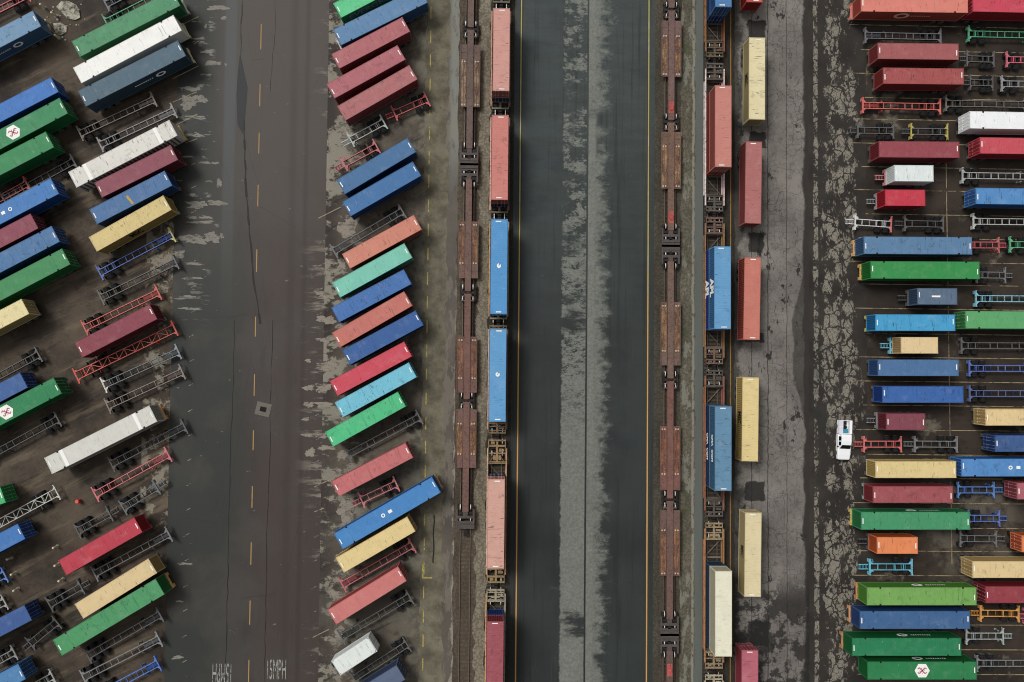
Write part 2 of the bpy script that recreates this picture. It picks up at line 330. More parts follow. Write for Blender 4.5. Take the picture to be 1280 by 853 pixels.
RAILBOX=[
('t1', 0.53, 45.87, 12.2, '40', 'cf9488', '35506c', 'faded salmon container topmost on the left loaded train', 'dark blue container underneath the topmost salmon rail container', ''),
('t2', 0.47, 30.05, 12.39, '40', 'cc7b70', '2c3c5c', 'coral container second from top on left loaded train', 'navy container underneath the coral rail container, left train', ''),
('t3', 0.49, 14.17, 13.79, '40', '4b95cf', '3c4048', 'upper blue container with roof badge on left train', 'dark container underneath the upper blue container, left train', 'badge'),
('t4', 0.46, -1.49, 13.38, '40', '5a9dd0', '702f3c', 'lower blue container with roof badge on left train', 'dark red container underneath the lower blue container, left train', 'badge'),
('t5', 0.42, -22.7, 12.72, '40', 'd29e8e', '3a3f60', 'pale pink container with smudges on left train', 'dark violet-blue container underneath the pale pink container', 'scratch'),
('t6', 0.46, -42.35, 11.68, '40', 'a04e58', '2c5a96', 'dark rose container at bottom edge on left train', 'blue container underneath the dark rose container, bottom edge', ''),
('u1', 33.06, 59.05, 12.54, '40', '4c7fb5', '33598c', 'blue container at top edge on right loaded train', 'lower blue container at top edge, right train', ''),
('u2', 33.05, 35.14, 12.03, '40', 'c97f72', 'a84c40', 'salmon container on the right loaded train', 'brick red container underneath the salmon container, right train', ''),
('u3', 32.98, 11.5, 12.05, '40', '5f9ccb', '2f56a0', 'bright blue lettered container on the right train', 'lower bright blue lettered container, right train', 'textb'),
('u4', 33.09, -11.77, 12.18, '40', '5f8cab', '2c5680', 'grey-blue lettered container on the right train', 'lower grey-blue lettered container, right train', 'textc'),
('u5', 33.16, -35.36, 12.14, '40', 'e6e2c8', '33566c', 'cream white reefer container on the right train', 'dark teal container underneath the cream white reefer', ''),
]
CHAS=[
('a1', -56.86, 36.65, 26.29, 12.52, '40', '6a5e58', None, 'brownish empty chassis just below the long slate container'),
('a2', -53.83, 35.01, 26.37, 12.54, '40', '85858a', None, 'grey empty chassis above the off-white ribbed container'),
('a3', -53.69, 56.49, 28.78, 12.37, '40', '5c6470', None, 'grey-blue empty chassis at the top edge beside concrete rubble'),
('a4', -54.34, 53.4, 28.55, 10.7, '40', '3e9a72', None, 'green empty chassis behind the topmost long green container'),
('a5', -76.01, 51.87, -151.31, 12.58, '53', 'c8485a', None, 'pinkish red ladder chassis in the extreme top left corner'),
('a6', -53.55, 16.04, 28.94, 12.52, '40', '2a5cb4', '2a5cb4,c8c070', 'bright blue empty chassis below the mustard yellow container'),
('a7', -53.1, 12.16, 26.93, 12.66, '40', '4a4c50', None, 'black empty chassis on pale concrete below blue chassis'),
('a8', -55.48, 7.62, 26.87, 12.49, '40', 'cc5048', None, 'red empty chassis directly above the maroon container'),
('a9', -54.74, 1.39, 26.82, 16.46, '53l', 'd84838', None, 'long orange-red lattice chassis directly below the maroon container'),
('a10', -52.4, -1.01, 25.21, 12.45, '40', '5c666c', 'd8d8d0,7a8890', 'dark empty chassis with white rear bolster'),
('a11', -51.75, -4.04, 25.54, 12.47, '40', '7a6a62', None, 'rusty grey empty chassis above the long grey-white container'),
('a12', -51.14, -12.35, 28.18, 12.46, '40', '30343c', None, 'black empty chassis below the long grey-white container'),
('a13', -53.39, -16.67, 29.51, 12.58, '40', 'd0606a', None, 'pinkish red empty chassis beside the red drum'),
('a14', -58.31, -23.48, 28.96, 6.83, '20', '343c44', None, 'dark short chassis, lower one of two parked nose to tail'),
('a15', -51.63, -19.75, 32.15, 7.35, '20', '4a565e', None, 'dark short chassis, upper one of two parked nose to tail'),
('a16', -53.11, -28.32, 28.77, 12.68, '40', '6a6a70', None, 'grey empty chassis directly below the bright red container'),
('a17', -53.96, -40.16, 30.21, 12.41, '40', '3c4048', None, 'black empty chassis below the longest green container'),
('a18', -54.26, -43.52, 27.42, 12.7, '40', '74787c', None, 'grey empty chassis beside the blue one, lower left'),
('a19', -53.03, -46.45, 28.28, 9.64, '40', '2a6cc8', None, 'vivid blue empty chassis at bottom edge, lower left'),
('f1', -68.18, 26.86, -150.01, 12.14, '40', '3c4046', None, 'black empty chassis between plain green and blue squared containers'),
('f2', -74.95, 23.39, -150.0, 12.09, '40', 'c85040', None, 'orange-red empty chassis above the blue squared container, left edge'),
('f3', -72.5, -1.97, -150.4, 11.98, '40', '44464a', None, 'black empty chassis below the cream container, left edge'),
('f4', -69.44, -11.45, -150.56, 11.95, '40', '3a3c40', None, 'black empty chassis below the middle hexagon container'),
('f5', -70.39, -22.79, -150.72, 14.38, '53l', 'c4c4bc', None, 'white lattice chassis at the left edge near red drum'),
('f6', -76.48, -34.22, -150.84, 11.8, '40', '3a78c8', None, 'blue chassis end poking in between bollards, left edge'),
('f7', -76.36, -38.15, -150.9, 11.78, '40', 'a0a29c', None, 'pale grey chassis end at left edge above dark blue container'),
('f8', -74.76, -45.43, -151.03, 11.75, '40', '8c8e8c', None, 'worn grey chassis end at left edge below dark blue container'),
('f9', -69.14, -48.88, -151.12, 11.76, '40', 'a4a6a4', None, 'grey chassis end at bottom edge beside sky blue container'),
('f10', -62.16, -34.16, 30.19, 6.74, '20', '3c4046', None, 'short black chassis pointing at the bright red container'),
('f11', -66.05, -40.2, -140.11, 6.33, '20', '3a3c40', None, 'short black chassis parked askew at lower left'),
('b6', -20.07, 34.75, -150.38, 7.31, '20', 'b4bcb8', None, 'short pale grey chassis left of a short red one'),
('b7', -13.58, 38.67, -155.35, 6.96, '20', 'c84650', None, 'short red chassis right of the pale grey one'),
('b8', -21.06, 31.04, -150.19, 7.24, '20', 'c25560', None, 'short red chassis above the pair of blue containers'),
('b11', -19.19, 19.87, -148.53, 12.36, '40', '585c60', None, 'black empty chassis above the salmon orange container'),
('b20', -16.42, -10.75, -151.67, 12.43, '40', '4a4c50', None, 'black empty chassis below the emerald container'),
('b22', -17.56, -19.32, -154.51, 7.33, '20', 'd07078', None, 'short pink chassis above the long badged blue container'),
('b25', -17.1, -29.84, -150.17, 12.23, '40', 'c05860', None, 'red empty chassis below the pale yellow container, middle row'),
('b27', -17.26, -37.45, -149.18, 12.1, '40', '3c4044', None, 'black empty chassis below the coral red container'),
('b29', -16.42, -43.97, -147.18, 9.58, '40', '44484c', None, 'black empty chassis beside the short pale grey container'),
('d3', 62.24, 51.08, 179.87, 12.15, '40', '5c5c66', None, 'dark grey empty chassis below the long coral container'),
('d4', 78.74, 51.61, -0.11, 12.92, '40', '2fa072', None, 'green empty chassis near the top right corner'),
('d6', 73.82, 47.73, 179.68, 5.4, '20', '44464c', None, 'black short chassis right of the dusty maroon container'),
('d6b', 81.74, 47.71, -0.07, 7.09, '20', 'c8506a', None, 'pink chassis at right edge below the green chassis'),
('d8', 74.04, 44.05, 179.37, 4.5, '20', '3c3e44', None, 'black short chassis right of the streak-stained maroon container'),
('d8b', 81.52, 43.94, -0.04, 8.33, '20', '8a8c92', None, 'grey chassis at right edge above brilliant white container'),
('d9', 61.94, 40.21, 179.93, 12.46, '40', 'd85850', None, 'red empty chassis above the yellow-ended short chassis'),
('d10', 75.09, 40.76, -0.01, 12.87, '40', '5a5450', None, 'dark empty chassis right of the red empty chassis'),
('d11', 57.33, 36.36, 179.89, 7.11, '20', '3c4046', None, 'short black chassis left of the yellow-ended one'),
('d12', 65.63, 36.34, 179.91, 7.26, '20', '4c4e54', 'b4a53a,b4a53a', 'short dark chassis with yellow end bolsters'),
('d18', 77.55, 29.64, 0.1, 12.85, '40', 'b0b2b4', None, 'silver empty chassis at right edge above stained blue container'),
('d20', 56.88, 22.14, 176.71, 7.15, '20', 'dadada', 'd06868,e0e0dc', 'short white chassis with a red rear bolster'),
('d21', 64.68, 22.12, 179.34, 7.64, '20', '34383c', None, 'short black chassis behind the short white one'),
('d22', 79.17, 22.62, 0.16, 12.83, '40', 'c0c2c0', None, 'silver empty chassis at right edge below stained blue container'),
('d24', 75.02, 18.98, 0.43, 6.07, '20', 'c84a58', None, 'red chassis nosing out from the long steel blue container'),
('d25', 82.52, 19.11, 0.2, 8.28, '20', '40a878', None, 'short green chassis at right edge beside red one'),
('d27', 76.1, 14.38, -0.27, 5.74, '20', '60646a', None, 'black short chassis right of the long vivid green container'),
('d29', 79.43, 10.79, 0.28, 12.8, '40', '7cc4dc', None, 'light blue empty chassis at right edge beside slate container'),
('d33', 77.12, 3.6, 0.34, 12.76, '40', '44464a', None, 'black empty chassis at right edge beside short beige container'),
('d35', 78.3, 0.17, 0.38, 12.76, '40', '3060b8', None, 'royal blue empty chassis at right edge, upper of two'),
('d37', 78.32, -3.65, 0.41, 12.75, '40', '2c4c90', None, 'dull blue empty chassis at right edge, lower of two'),
('d42', 58.12, -11.46, -179.6, 7.31, '20', 'd85e5e', None, 'short red chassis beside the white pickup'),
('d43', 66.19, -11.4, 179.97, 8.34, '20', '6c6e72', None, 'short grey-black chassis right of the short red one'),
('d47', 73.59, -18.25, 0.32, 7.09, '20', '3a78c8', None, 'short bright blue chassis right of the brick maroon container'),
('d50', 74.7, -22.52, 0.28, 6.1, '20', '3a62b0', None, 'short blue chassis right of the long sea green container'),
('d52', 73.89, -25.58, -0.33, 7.07, '20', '50545a', None, 'short black chassis left of the peeking orange container'),
('d54', 59.21, -29.85, -179.8, 8.25, '20', '58bcd8', None, 'short light blue chassis below the short orange container'),
('d59', 75.81, -36.75, 179.31, 7.49, '20', 'e09a30', None, 'short orange-yellow chassis right of long dark blue container'),
('d59b', 81.37, -37.16, 179.54, 3.48, '20', 'c86070', None, 'red chassis end at right edge beside orange-yellow one'),
('d61', 74.75, -40.13, 0.09, 7.23, '20', 'a0aaa8', None, 'short silver chassis right of the long deep green container'),
('d63', 79.03, -44.17, 0.04, 12.61, '40', '707478', None, 'grey empty chassis in the bottom right corner'),
]
DRY_L=[(-44.13, 30.16, 1.56, 0.36), (-42.56, 30.12, 0.96, 0.36), (-41.9, 27.09, 0.84, 1.08), (-43.47, 27.31, 1.2, 0.24), (-44.95, 23.76, 2.64, 0.96), (-42.2, 24.04, 2.76, 0.72), (-45.87, 21.8, 1.44, 0.42), (-43.59, 21.83, 1.32, 0.42), (-44.53, 21.09, 3.36, 0.48), (-42.13, 20.64, 0.6, 0.48), (-45.67, 18.53, 3.6, 1.32), (-42.81, 18.81, 1.92, 1.56), (-41.38, 19.07, 0.6, 0.72), (-42.57, 53.94, 2.88, 0.72), (-41.7, 52.35, 0.96, 0.48), (-44.45, 51.06, 0.36, 0.6), (-43.24, 45.42, 2.64, 0.6), (-41.31, 45.21, 0.36, 0.36), (-46.73, 39.35, 2.4, 2.04), (-44.81, 39.87, 1.68, 0.96), (-46.2, 9.7, 3.84, 0.48), (-45.81, 8.01, 3.12, 0.36), (-47.66, 16.2, 1.68, 0.96), (-45.47, 14.78, 2.4, 0.36), (-45.67, 12.6, 2.64, 0.36), (-45.81, -30.05, 1.92, 0.36), (-46.51, -35.6, 1.08, 0.24), (-46.56, -43.82, 1.44, 0.48)]
DRY_R=[(-28.09, 0.36, 0.84, 0.48), (-25.08, -0.45, 3.24, 1.32), (-27.9, -3.73, 1.44, 0.84), (-25.74, -3.71, 2.4, 1.2), (-27.85, -6.25, 1.2, 0.84), (-25.58, -6.23, 2.64, 0.84), (-28.29, -8.41, 1.08, 0.48), (-28.01, -10.8, 1.44, 0.6), (-25.86, -10.91, 1.68, 0.6), (-27.49, -13.43, 1.44, 1.2), (-25.11, -12.7, 2.16, 0.72), (-25.43, 6.54, 2.64, 1.2), (-25.49, 10.41, 2.88, 1.08), (-25.86, 3.52, 1.68, 0.6), (-22.29, 20.66, 2.64, 3.12), (-23.28, 15.05, 1.2, 1.44), (-23.23, 34.83, 1.08, 2.88), (-23.99, 37.03, 1.2, 1.2), (-22.09, -22.23, 2.4, 3.12), (-22.62, -18.9, 1.92, 1.2), (-23.62, -16.28, 1.68, 0.72), (-22.94, -29.37, 1.44, 1.44), (-23.33, -34.71, 1.2, 1.2), (-22.77, -40.03, 1.2, 1.68), (-23.63, -45.33, 1.2, 1.44)]
LINES={'stall_line': [(-47.77, 51.37, -45.56, 52.52, 0.13), (-46.2, 48.26, -45.48, 48.76, 0.13), (-49.21, 42.92, -45.4, 44.95, 0.13), (-49.07, 39.34, -45.5, 41.0, 0.13), (-48.51, 35.89, -45.42, 37.53, 0.13), (-47.07, 33.11, -45.34, 33.8, 0.13), (-26.89, 21.94, -23.54, 23.69, 0.12), (-26.67, -40.86, -24.31, -39.67, 0.12), (-26.81, -18.56, -24.56, -17.48, 0.12), (-26.75, -22.26, -25.32, -21.72, 0.12)], 'stall_tick': [(-46.16, 29.77, -45.45, 30.14, 0.13), (-46.08, 26.24, -45.37, 26.61, 0.13), (-46.0, 22.47, -45.29, 22.84, 0.13), (-45.92, 18.71, -45.21, 19.08, 0.13), (-45.84, 14.96, -45.13, 15.33, 0.13), (-45.76, 11.21, -45.05, 11.58, 0.13), (-45.67, 7.47, -44.97, 7.84, 0.13), (-45.9, 3.75, -45.29, 4.09, 0.14), (-45.76, 0.03, -45.15, 0.37, 0.14), (-45.8, -3.57, -45.19, -3.23, 0.14), (-45.84, -7.46, -45.23, -7.12, 0.14), (-45.76, -11.1, -45.15, -10.76, 0.14), (-45.8, -14.8, -45.19, -14.46, 0.14), (-45.8, -18.48, -45.19, -18.15, 0.14), (-45.81, -22.16, -45.21, -21.83, 0.14), (-45.79, -25.84, -45.19, -25.5, 0.14), (-45.8, -29.62, -45.2, -29.29, 0.14), (-45.97, -33.52, -45.36, -33.19, 0.14), (-45.89, -37.05, -45.28, -36.72, 0.14), (-45.94, -40.87, -45.33, -40.55, 0.14), (-45.85, -44.57, -45.25, -44.24, 0.14), (-26.83, 18.1, -25.87, 18.66, 0.12), (-26.77, 14.64, -25.81, 15.14, 0.12), (-26.83, 11.0, -25.99, 11.38, 0.12), (-26.88, 7.25, -26.17, 7.62, 0.12), (-26.82, 3.39, -26.11, 3.76, 0.12), (-26.87, -0.47, -26.28, -0.1, 0.12), (-26.81, -4.32, -26.22, -3.95, 0.12), (-26.87, -7.92, -26.16, -7.55, 0.12), (-26.81, -11.51, -26.1, -11.15, 0.12), (-26.75, -14.86, -26.16, -14.56, 0.12), (-26.68, -26.06, -26.09, -25.76, 0.12), (-26.8, -29.63, -26.27, -29.39, 0.12), (-26.73, -33.53, -26.32, -33.3, 0.12), (-26.73, -37.2, -26.26, -36.96, 0.12), (-26.72, -44.51, -26.25, -44.33, 0.12)], 'lane_dash': [(-36.05, 51.58, -36.05, 47.63, 0.14), (-36.05, 42.34, -36.05, 38.9, 0.14), (-36.05, 34.86, -36.05, 31.68, 0.14), (-36.05, 26.92, -36.05, 23.63, 0.14), (-36.05, 17.07, -36.05, 13.68, 0.14), (-36.05, 6.91, -36.05, 3.9, 0.14), (-36.05, -1.75, -36.05, -4.99, 0.14), (-36.05, -10.14, -36.05, -13.13, 0.14), (-36.05, -18.5, -36.05, -21.71, 0.14), (-36.05, -26.81, -36.05, -30.13, 0.14), (-36.05, -35.45, -36.05, -38.99, 0.14), (-36.05, -44.16, -36.05, -47.8, 0.14)], 'kerb_dash': [(-10.27, 54.81, -10.27, 52.88, 0.16), (-10.27, 51.06, -10.27, 49.14, 0.16), (-10.27, 47.32, -10.27, 45.4, 0.16), (-10.27, 43.59, -10.27, 41.67, 0.16), (-10.27, 39.86, -10.27, 37.95, 0.16), (-10.27, 36.14, -10.27, 34.23, 0.16), (-10.27, 32.43, -10.27, 30.52, 0.16), (-10.27, 28.72, -10.27, 26.82, 0.16), (-10.27, 25.02, -10.27, 23.13, 0.16), (-10.27, 21.33, -10.27, 19.44, 0.16), (-10.27, 17.64, -10.27, 15.76, 0.16), (-10.27, 13.97, -10.27, 12.08, 0.16), (-10.27, 10.3, -10.27, 8.41, 0.16), (-10.27, 6.63, -10.27, 4.75, 0.16), (-10.27, 2.97, -10.27, 1.1, 0.16), (-10.27, -0.68, -10.27, -2.55, 0.16), (-10.27, -4.32, -10.27, -6.19, 0.16), (-10.27, -7.96, -10.27, -9.82, 0.16), (-10.27, -11.59, -10.27, -13.45, 0.16), (-10.27, -15.21, -10.27, -17.07, 0.16), (-10.27, -18.83, -10.27, -20.68, 0.16), (-10.27, -22.44, -10.27, -24.29, 0.16), (-10.27, -26.04, -10.27, -27.88, 0.16), (-10.27, -29.63, -10.27, -31.48, 0.16), (-10.27, -33.22, -10.27, -35.06, 0.16), (-10.27, -36.81, -10.27, -38.64, 0.16), (-10.27, -40.38, -10.27, -42.22, 0.16), (-10.27, -43.95, -10.27, -45.78, 0.16), (-10.49, -32.0, -9.05, -32.0, 0.2), (-10.45, -30.04, -10.43, -31.94, 0.2)], 'bay_line': [(54.49, 53.22, 92.0, 53.12, 0.12), (56.23, 49.32, 92.0, 49.22, 0.12), (55.09, 45.62, 92.0, 45.52, 0.12), (56.82, 41.86, 92.0, 41.76, 0.12), (55.68, 38.49, 92.0, 38.39, 0.12), (54.54, 34.74, 92.0, 34.64, 0.12), (56.27, 31.07, 92.0, 30.97, 0.12), (55.14, 27.48, 92.0, 27.38, 0.12), (56.86, 23.75, 92.0, 23.65, 0.12), (55.73, 20.08, 92.0, 19.98, 0.12), (54.59, 16.41, 92.0, 16.31, 0.12), (56.31, 12.92, 92.0, 12.82, 0.12), (55.18, 9.2, 92.0, 9.1, 0.12), (56.9, 5.35, 92.0, 5.25, 0.12), (55.77, 1.73, 92.0, 1.63, 0.12), (54.64, -1.95, 92.0, -2.05, 0.12), (56.35, -5.62, 92.0, -5.72, 0.12), (55.23, -9.36, 92.0, -9.46, 0.12), (56.94, -13.11, 92.0, -13.21, 0.12), (55.81, -16.7, 92.0, -16.8, 0.12), (54.69, -20.46, 92.0, -20.56, 0.12), (56.39, -24.22, 92.0, -24.32, 0.12), (55.27, -27.72, 92.0, -27.82, 0.12), (54.15, -31.4, 92.0, -31.5, 0.12), (55.85, -35.07, 92.0, -35.17, 0.12), (54.73, -38.8, 92.0, -38.9, 0.12), (56.43, -42.52, 92.0, -42.62, 0.12), (55.31, -46.23, 92.0, -46.33, 0.12), (69.44, 37.3, 69.9, -29.63, 0.13)]}
ALB = 0.60      # damp ground: everything underfoot is dark
# ---------------------------------------------------------------- the ground, zone by zone
def strip(name, x0, x1, mat, z=0.0, wob0=0.0, wob1=0.0, y0=-400, y1=400):
    m = MB(); ys = [y0] + [-90 + 1.1 * i for i in range(164)] + [y1] if (wob0 or wob1) else [y0, y1]
    ys = sorted(y for y in ys if y0 <= y <= y1)
    a = [x0 + random.uniform(-wob0, wob0) for _ in ys]; b = [x1 + random.uniform(-wob1, wob1) for _ in ys]
    for i in range(len(ys) - 1): m.quad((a[i], ys[i], z), (b[i], ys[i], z), (b[i + 1], ys[i + 1], z), (a[i + 1], ys[i + 1], z))
    return struct(name, m.mesh(name, [mat]))

# base terrain, reaching far out
t = NT('yard_soil'); n = t.noise(0.05, 6); c = t.mix('3c352e', '57503f', n); base_m = t.done(c)
m = MB(); m.quad((-900, -900, -0.02), (900, -900, -0.02), (900, 900, -0.02), (-900, 900, -0.02)); struct('ground', m.mesh('ground', [base_m]))

# left yard: dark oily dirt with pale broken concrete near the road
t = NT('oily_dirt'); t.pos(); n = t.noise(0.10, 8, 0.65); n2 = t.noise(0.5, 7, 0.75, seed=2); n3 = t.noise(0.35, 6, 0.7, sx=0.25, sy=1.6, ang=-27.5, seed=4)
c = t.mix('352e28', '6a5c4c', t.ss(n, 0.32, 0.68))
c = t.mix(c, '221f1c', t.mul(t.ss(n2, 0.50, 0.66), 0.55))
c = t.mix(c, '8f7f69', t.mul(t.ss(n3, 0.50, 0.66), 0.5)); n4 = t.noise(0.9, 6, 0.75, sx=0.2, sy=2.0, ang=-27.5, seed=44); c = t.mix(c, '1f1c19', t.mul(t.ss(n4, 0.55, 0.68), 0.6))
ls = t.noise(0.06, 3, 0.5, seed=31); c = t.mix(c, '766b5a', t.mul(t.ss(ls, 0.55, 0.72), t.ss(n2, 0.42, 0.60), 0.45))
apr = t.mul(t.band(t.X, -52.6, -48.5, 0.12), t.band(t.Y, -24, 25, 1.5), t.ss(t.noise(0.42, 7, 0.7, seed=6), 0.49, 0.57))
c = t.mix(c, 'a79f8e', t.mul(apr, 0.85))
far = t.mul(t.ss(t.X, -73.3, -73.6), t.band(t.Y, 5, 13, .5)); c = t.mix(c, '8c8a86', far)
sp = t.noise(2.6, 3, 0.6, seed=9); c = t.mix(c, 'a39a88', t.mul(t.ss(sp, 0.72, 0.77), 0.6))
g = t.noise(6, 3, 0.6, seed=12); c = t.scale_col(c, t.math('MULTIPLY_ADD', g, 0.5, 0.75))
strip('left_yard', -400, -48.5, t.done(c, 0.75, g, 0.25, 0.04))

# haul road: two-tone wet asphalt
t = NT('road_asphalt'); t.pos(); n = t.noise(0.07, 6); n2 = t.noise(0.6, 6, 0.7, sx=1, sy=0.25, seed=2); gr = t.noise(7, 3, 0.6, seed=3)
jag = 0; wob = t.add(t.X, t.math('MULTIPLY_ADD', t.noise(0.12, 3, seed=8), 4, -2))
c = t.mix('3b3e3a', '4f4440', t.ss(wob, -41, -33))
c = t.mix(c, '544f4a', t.mul(t.ss(n, 0.46, 0.66), 0.75)); c = t.mix(c, '333230', t.mul(t.ss(n2, 0.52, 0.7), 0.30))
up = t.add(t.Y, t.math('MULTIPLY_ADD', t.noise(0.05, 3, seed=21), 40, -20)); c = t.mix(c, '605953', t.mul(t.ss(up, 0, 48), t.ss(t.X, -45, -40), 0.80))
seam = t.mul(t.band(t.X, -41.4, -39.7, 0.25), t.ss(t.Y, 2, 40)); c = t.mix(c, '5e6363', t.mul(seam, 0.75))
wl = t.band(t.X, -31.4, -30.4, .4); c = t.mix(c, '352f2c', t.mul(wl, 0.25)); wl2 = t.band(t.X, -29.2, -28.6, .3); c = t.mix(c, '2e2927', t.mul(wl2, 0.3))
sm = t.mul(t.band(t.X, -48.3, -43.2, 0.6), t.ss(t.Y, 2, 20), t.ss(t.noise(0.45, 6, 0.66, sx=0.42, sy=1.5, seed=5), 0.56, 0.60)); c = t.mix(c, 'a8a498', t.mul(sm, 0.8))
sm2 = t.mul(t.ss(t.X, -30.2, -25.0), t.ss(t.Y, 22, 14), t.ss(t.Y, -26, -18), t.ss(t.noise(0.42, 6, 0.7, sx=0.30, sy=1.5, seed=14), 0.52, 0.60)); c = t.mix(c, 'b0a695', t.mul(sm2, 0.8))
sm3 = t.mul(t.ss(t.X, -29, -25.0), t.ss(t.noise(0.5, 6, 0.7, sx=0.4, sy=1.3, seed=16), 0.56, 0.66)); c = t.mix(c, 'a0968a', t.mul(sm3, 0.65))
fl = t.noise(1.8, 2, 0.5, sx=0.5, seed=18); c = t.mix(c, '9a968c', t.mul(t.ss(fl, 0.745, 0.78), 0.5))
cr = t.voro(0.10, warp=0.25, sx=2.2, sy=0.35, seed=2); c = t.mix(c, '26221f', t.mul(t.ss(cr, 0.005, 0.001), 0.22))
c = t.scale_col(c, t.math('MULTIPLY_ADD', gr, 0.35, 0.83))
strip('road', -48.5, -25.8, t.done(c, 0.6))

# slanted parking bay
t = NT('bay_concrete'); t.pos(); n = t.noise(0.16, 7, 0.65); n2 = t.noise(0.5, 7, 0.75, seed=2); gr = t.noise(6, 4, 0.65, seed=3)
c = t.mix('554d45', '756c5e', t.ss(n, 0.32, 0.68)); c = t.mix(c, '473e3a', t.ss(t.add(t.X, t.math('MULTIPLY_ADD', n2, 3, -1.5)), -22.5, -25.5)); c = t.mix(c, '2b2724', t.mul(t.ss(n2, 0.50, 0.66), 0.6))
pc = t.mul(t.ss(t.X, -15.5, -23.5), t.ss(t.noise(0.30, 7, 0.72, sx=0.8, sy=1.2, seed=6), 0.50, 0.56)); c = t.mix(c, 'aaa494', t.mul(pc, 0.85))
pd = t.mul(t.ss(t.X, -15.5, -11.5), t.ss(t.noise(0.28, 7, 0.68, seed=8), 0.44, 0.58)); c = t.mix(c, '8c8776', t.mul(pd, 0.8))
lw = t.mul(t.ss(t.Y, 5, -25), t.ss(t.noise(0.15, 6, 0.66, seed=11), 0.42, 0.62)); c = t.mix(c, '6f6c60', t.mul(lw, 0.5))
tm = t.noise(0.6, 5, 0.7, sx=0.2, sy=1.6, ang=-27.5, seed=13); c = t.mix(c, '26231f', t.mul(t.ss(tm, 0.57, 0.70), 0.6))
c = t.scale_col(c, t.math('MULTIPLY_ADD', gr, 0.45, 0.78))
strip('parking_bay', -25.8, -10.8, t.done(c, 0.75), 0.0)

t = NT('verge_gravel'); t.pos(); n = t.noise(0.35, 7, 0.7); gr = t.noise(3.2, 5, 0.8, seed=3)
c = t.mix('655f50', '918b76', t.ss(n, 0.3, 0.7)); c = t.mix(c, 'b8b19b', t.mul(t.ss(gr, 0.60, 0.72), 0.5)); c = t.mix(c, '4a443a', t.mul(t.ss(t.noise(0.8, 6, 0.7, seed=5), 0.58, 0.7), 0.5))
strip('gravel_verge', -10.9, -7.5, t.done(c, 0.9, gr, 0.5, 0.05), 0.004, 0.25, 0.35)

t = NT('muddy_lane'); t.pos(); n = t.noise(0.12, 6); n2 = t.noise(0.55, 7, 0.72, sx=1.4, sy=0.5, seed=2); gr = t.noise(5, 4, 0.7, seed=4)
c = t.mix('5c554d', '776f65', t.ss(n, 0.3, 0.7))
c = t.mix(c, '92948b', t.mul(t.ss(t.Y, 22, 38), t.band(t.X, -7.2, -5.4, .5), t.ss(n2, 0.35, 0.5)))  # puddles' grey sky reflection painted into the colour, upper end only
pl = t.mul(t.ss(t.noise(0.30, 7, 0.7, sx=1.2, sy=0.35, seed=6), 0.50, 0.54), t.band(t.X, -8.6, -5.2, .3)); c = t.mix(c, '948c7e', t.mul(pl, 0.5))
le = t.mul(t.ss(t.add(t.X, t.math('MULTIPLY_ADD', t.noise(0.45, 6, 0.7, seed=9), 2.6, -1.3)), -6.1, -5.9), t.ss(t.Y, 22, -2)); c = t.mix(c, 'aca595', t.mul(le, 0.85))
c = t.scale_col(c, t.math('MULTIPLY_ADD', gr, 0.3, 0.85))
strip('service_lane', -10.8, -5.6, t.done(c, 0.55))

def ballast(name, mname, x0, x1, ca, cb, cc, green=0.0, z=0.002, wob=0.15, line=None):
    t = NT(mname); t.pos(); n = t.noise(0.30, 7, 0.7, sx=1, sy=0.4); gr = t.noise(3.6, 5, 0.8, seed=3); k = t.voro(3.0, 'F1', seed=4)
    c = t.mix(ca, cb, t.ss(n, 0.3, 0.7)); c = t.mix(c, cc, t.mul(t.ss(gr, 0.56, 0.70), 0.65)); c = t.mix(c, '2a251f', t.mul(t.ss(k, 0.42, 0.6), 0.35))
    if green:
        c = t.mix(c, '525a3c', t.mul(t.ss(t.noise(0.35, 6, 0.7, seed=8), 0.52, 0.64), green))
        c = t.mix(c, '9a988a', t.mul(t.ss(t.noise(0.45, 7, 0.72, sx=1.5, sy=0.6, seed=12), 0.54, 0.59), 0.75))
    if line is not None:
        wx = t.add(t.X, t.math('MULTIPLY_ADD', t.noise(0.4, 6, 0.7, seed=15), 0.7, -0.35)); c = t.mix(c, 'a09d90', t.mul(t.band(wx, line - .18, line + .18, .08), t.ss(t.noise(0.7, 4, 0.6, seed=17), 0.36, 0.46), 0.9))
    return strip(name, x0, x1, t.done(c, 0.9, gr, 0.5, 0.05), z, wob, wob)
ballast('track_bed', 'brown_ballast', -5.9, -2.5, '5a4f43', '786b5b', '968a77')
ballast('gravel_strip', 'pale_ballast', -2.7, -1.0, '837a68', 'a89f8b', 'c8c1ae', z=0.005, wob=0.3)
ballast('track_bed', 'dark_ballast', -1.1, 2.7, '3a362f', '504a40', '6a6356', z=0.003)

# the wide dark paved strip between the two loading tracks
t = NT('wet_slate_asphalt'); t.pos(); n = t.noise(0.06, 6); st = t.noise(0.8, 8, 0.75, sx=0.30, sy=1.2, seed=2); gr = t.noise(7, 3, 0.6, seed=3)
c = t.mix('2e3332', '3c4241', t.ss(n, 0.35, 0.65))
up = t.ss(t.Y, -10, 50); c = t.mix(c, '515a59', t.mul(up, t.math('MULTIPLY_ADD', t.ss(st, 0.35, 0.65), 0.35, 0.5))); c = t.mix(c, '25272d', t.mul(t.ss(t.noise(0.11, 4, seed=22), 0.55, 0.7), 0.35)); tk = t.noise(1.2, 5, 0.7, sx=1.3, sy=0.03, seed=27); c = t.mix(c, '1f2425', t.mul(t.ss(tk, 0.52, 0.66), 0.45)); c = t.mix(c, '515958', t.mul(t.ss(t.noise(1.0, 6, 0.75, sx=1.0, sy=0.06, seed=28), 0.58, 0.72), 0.35))
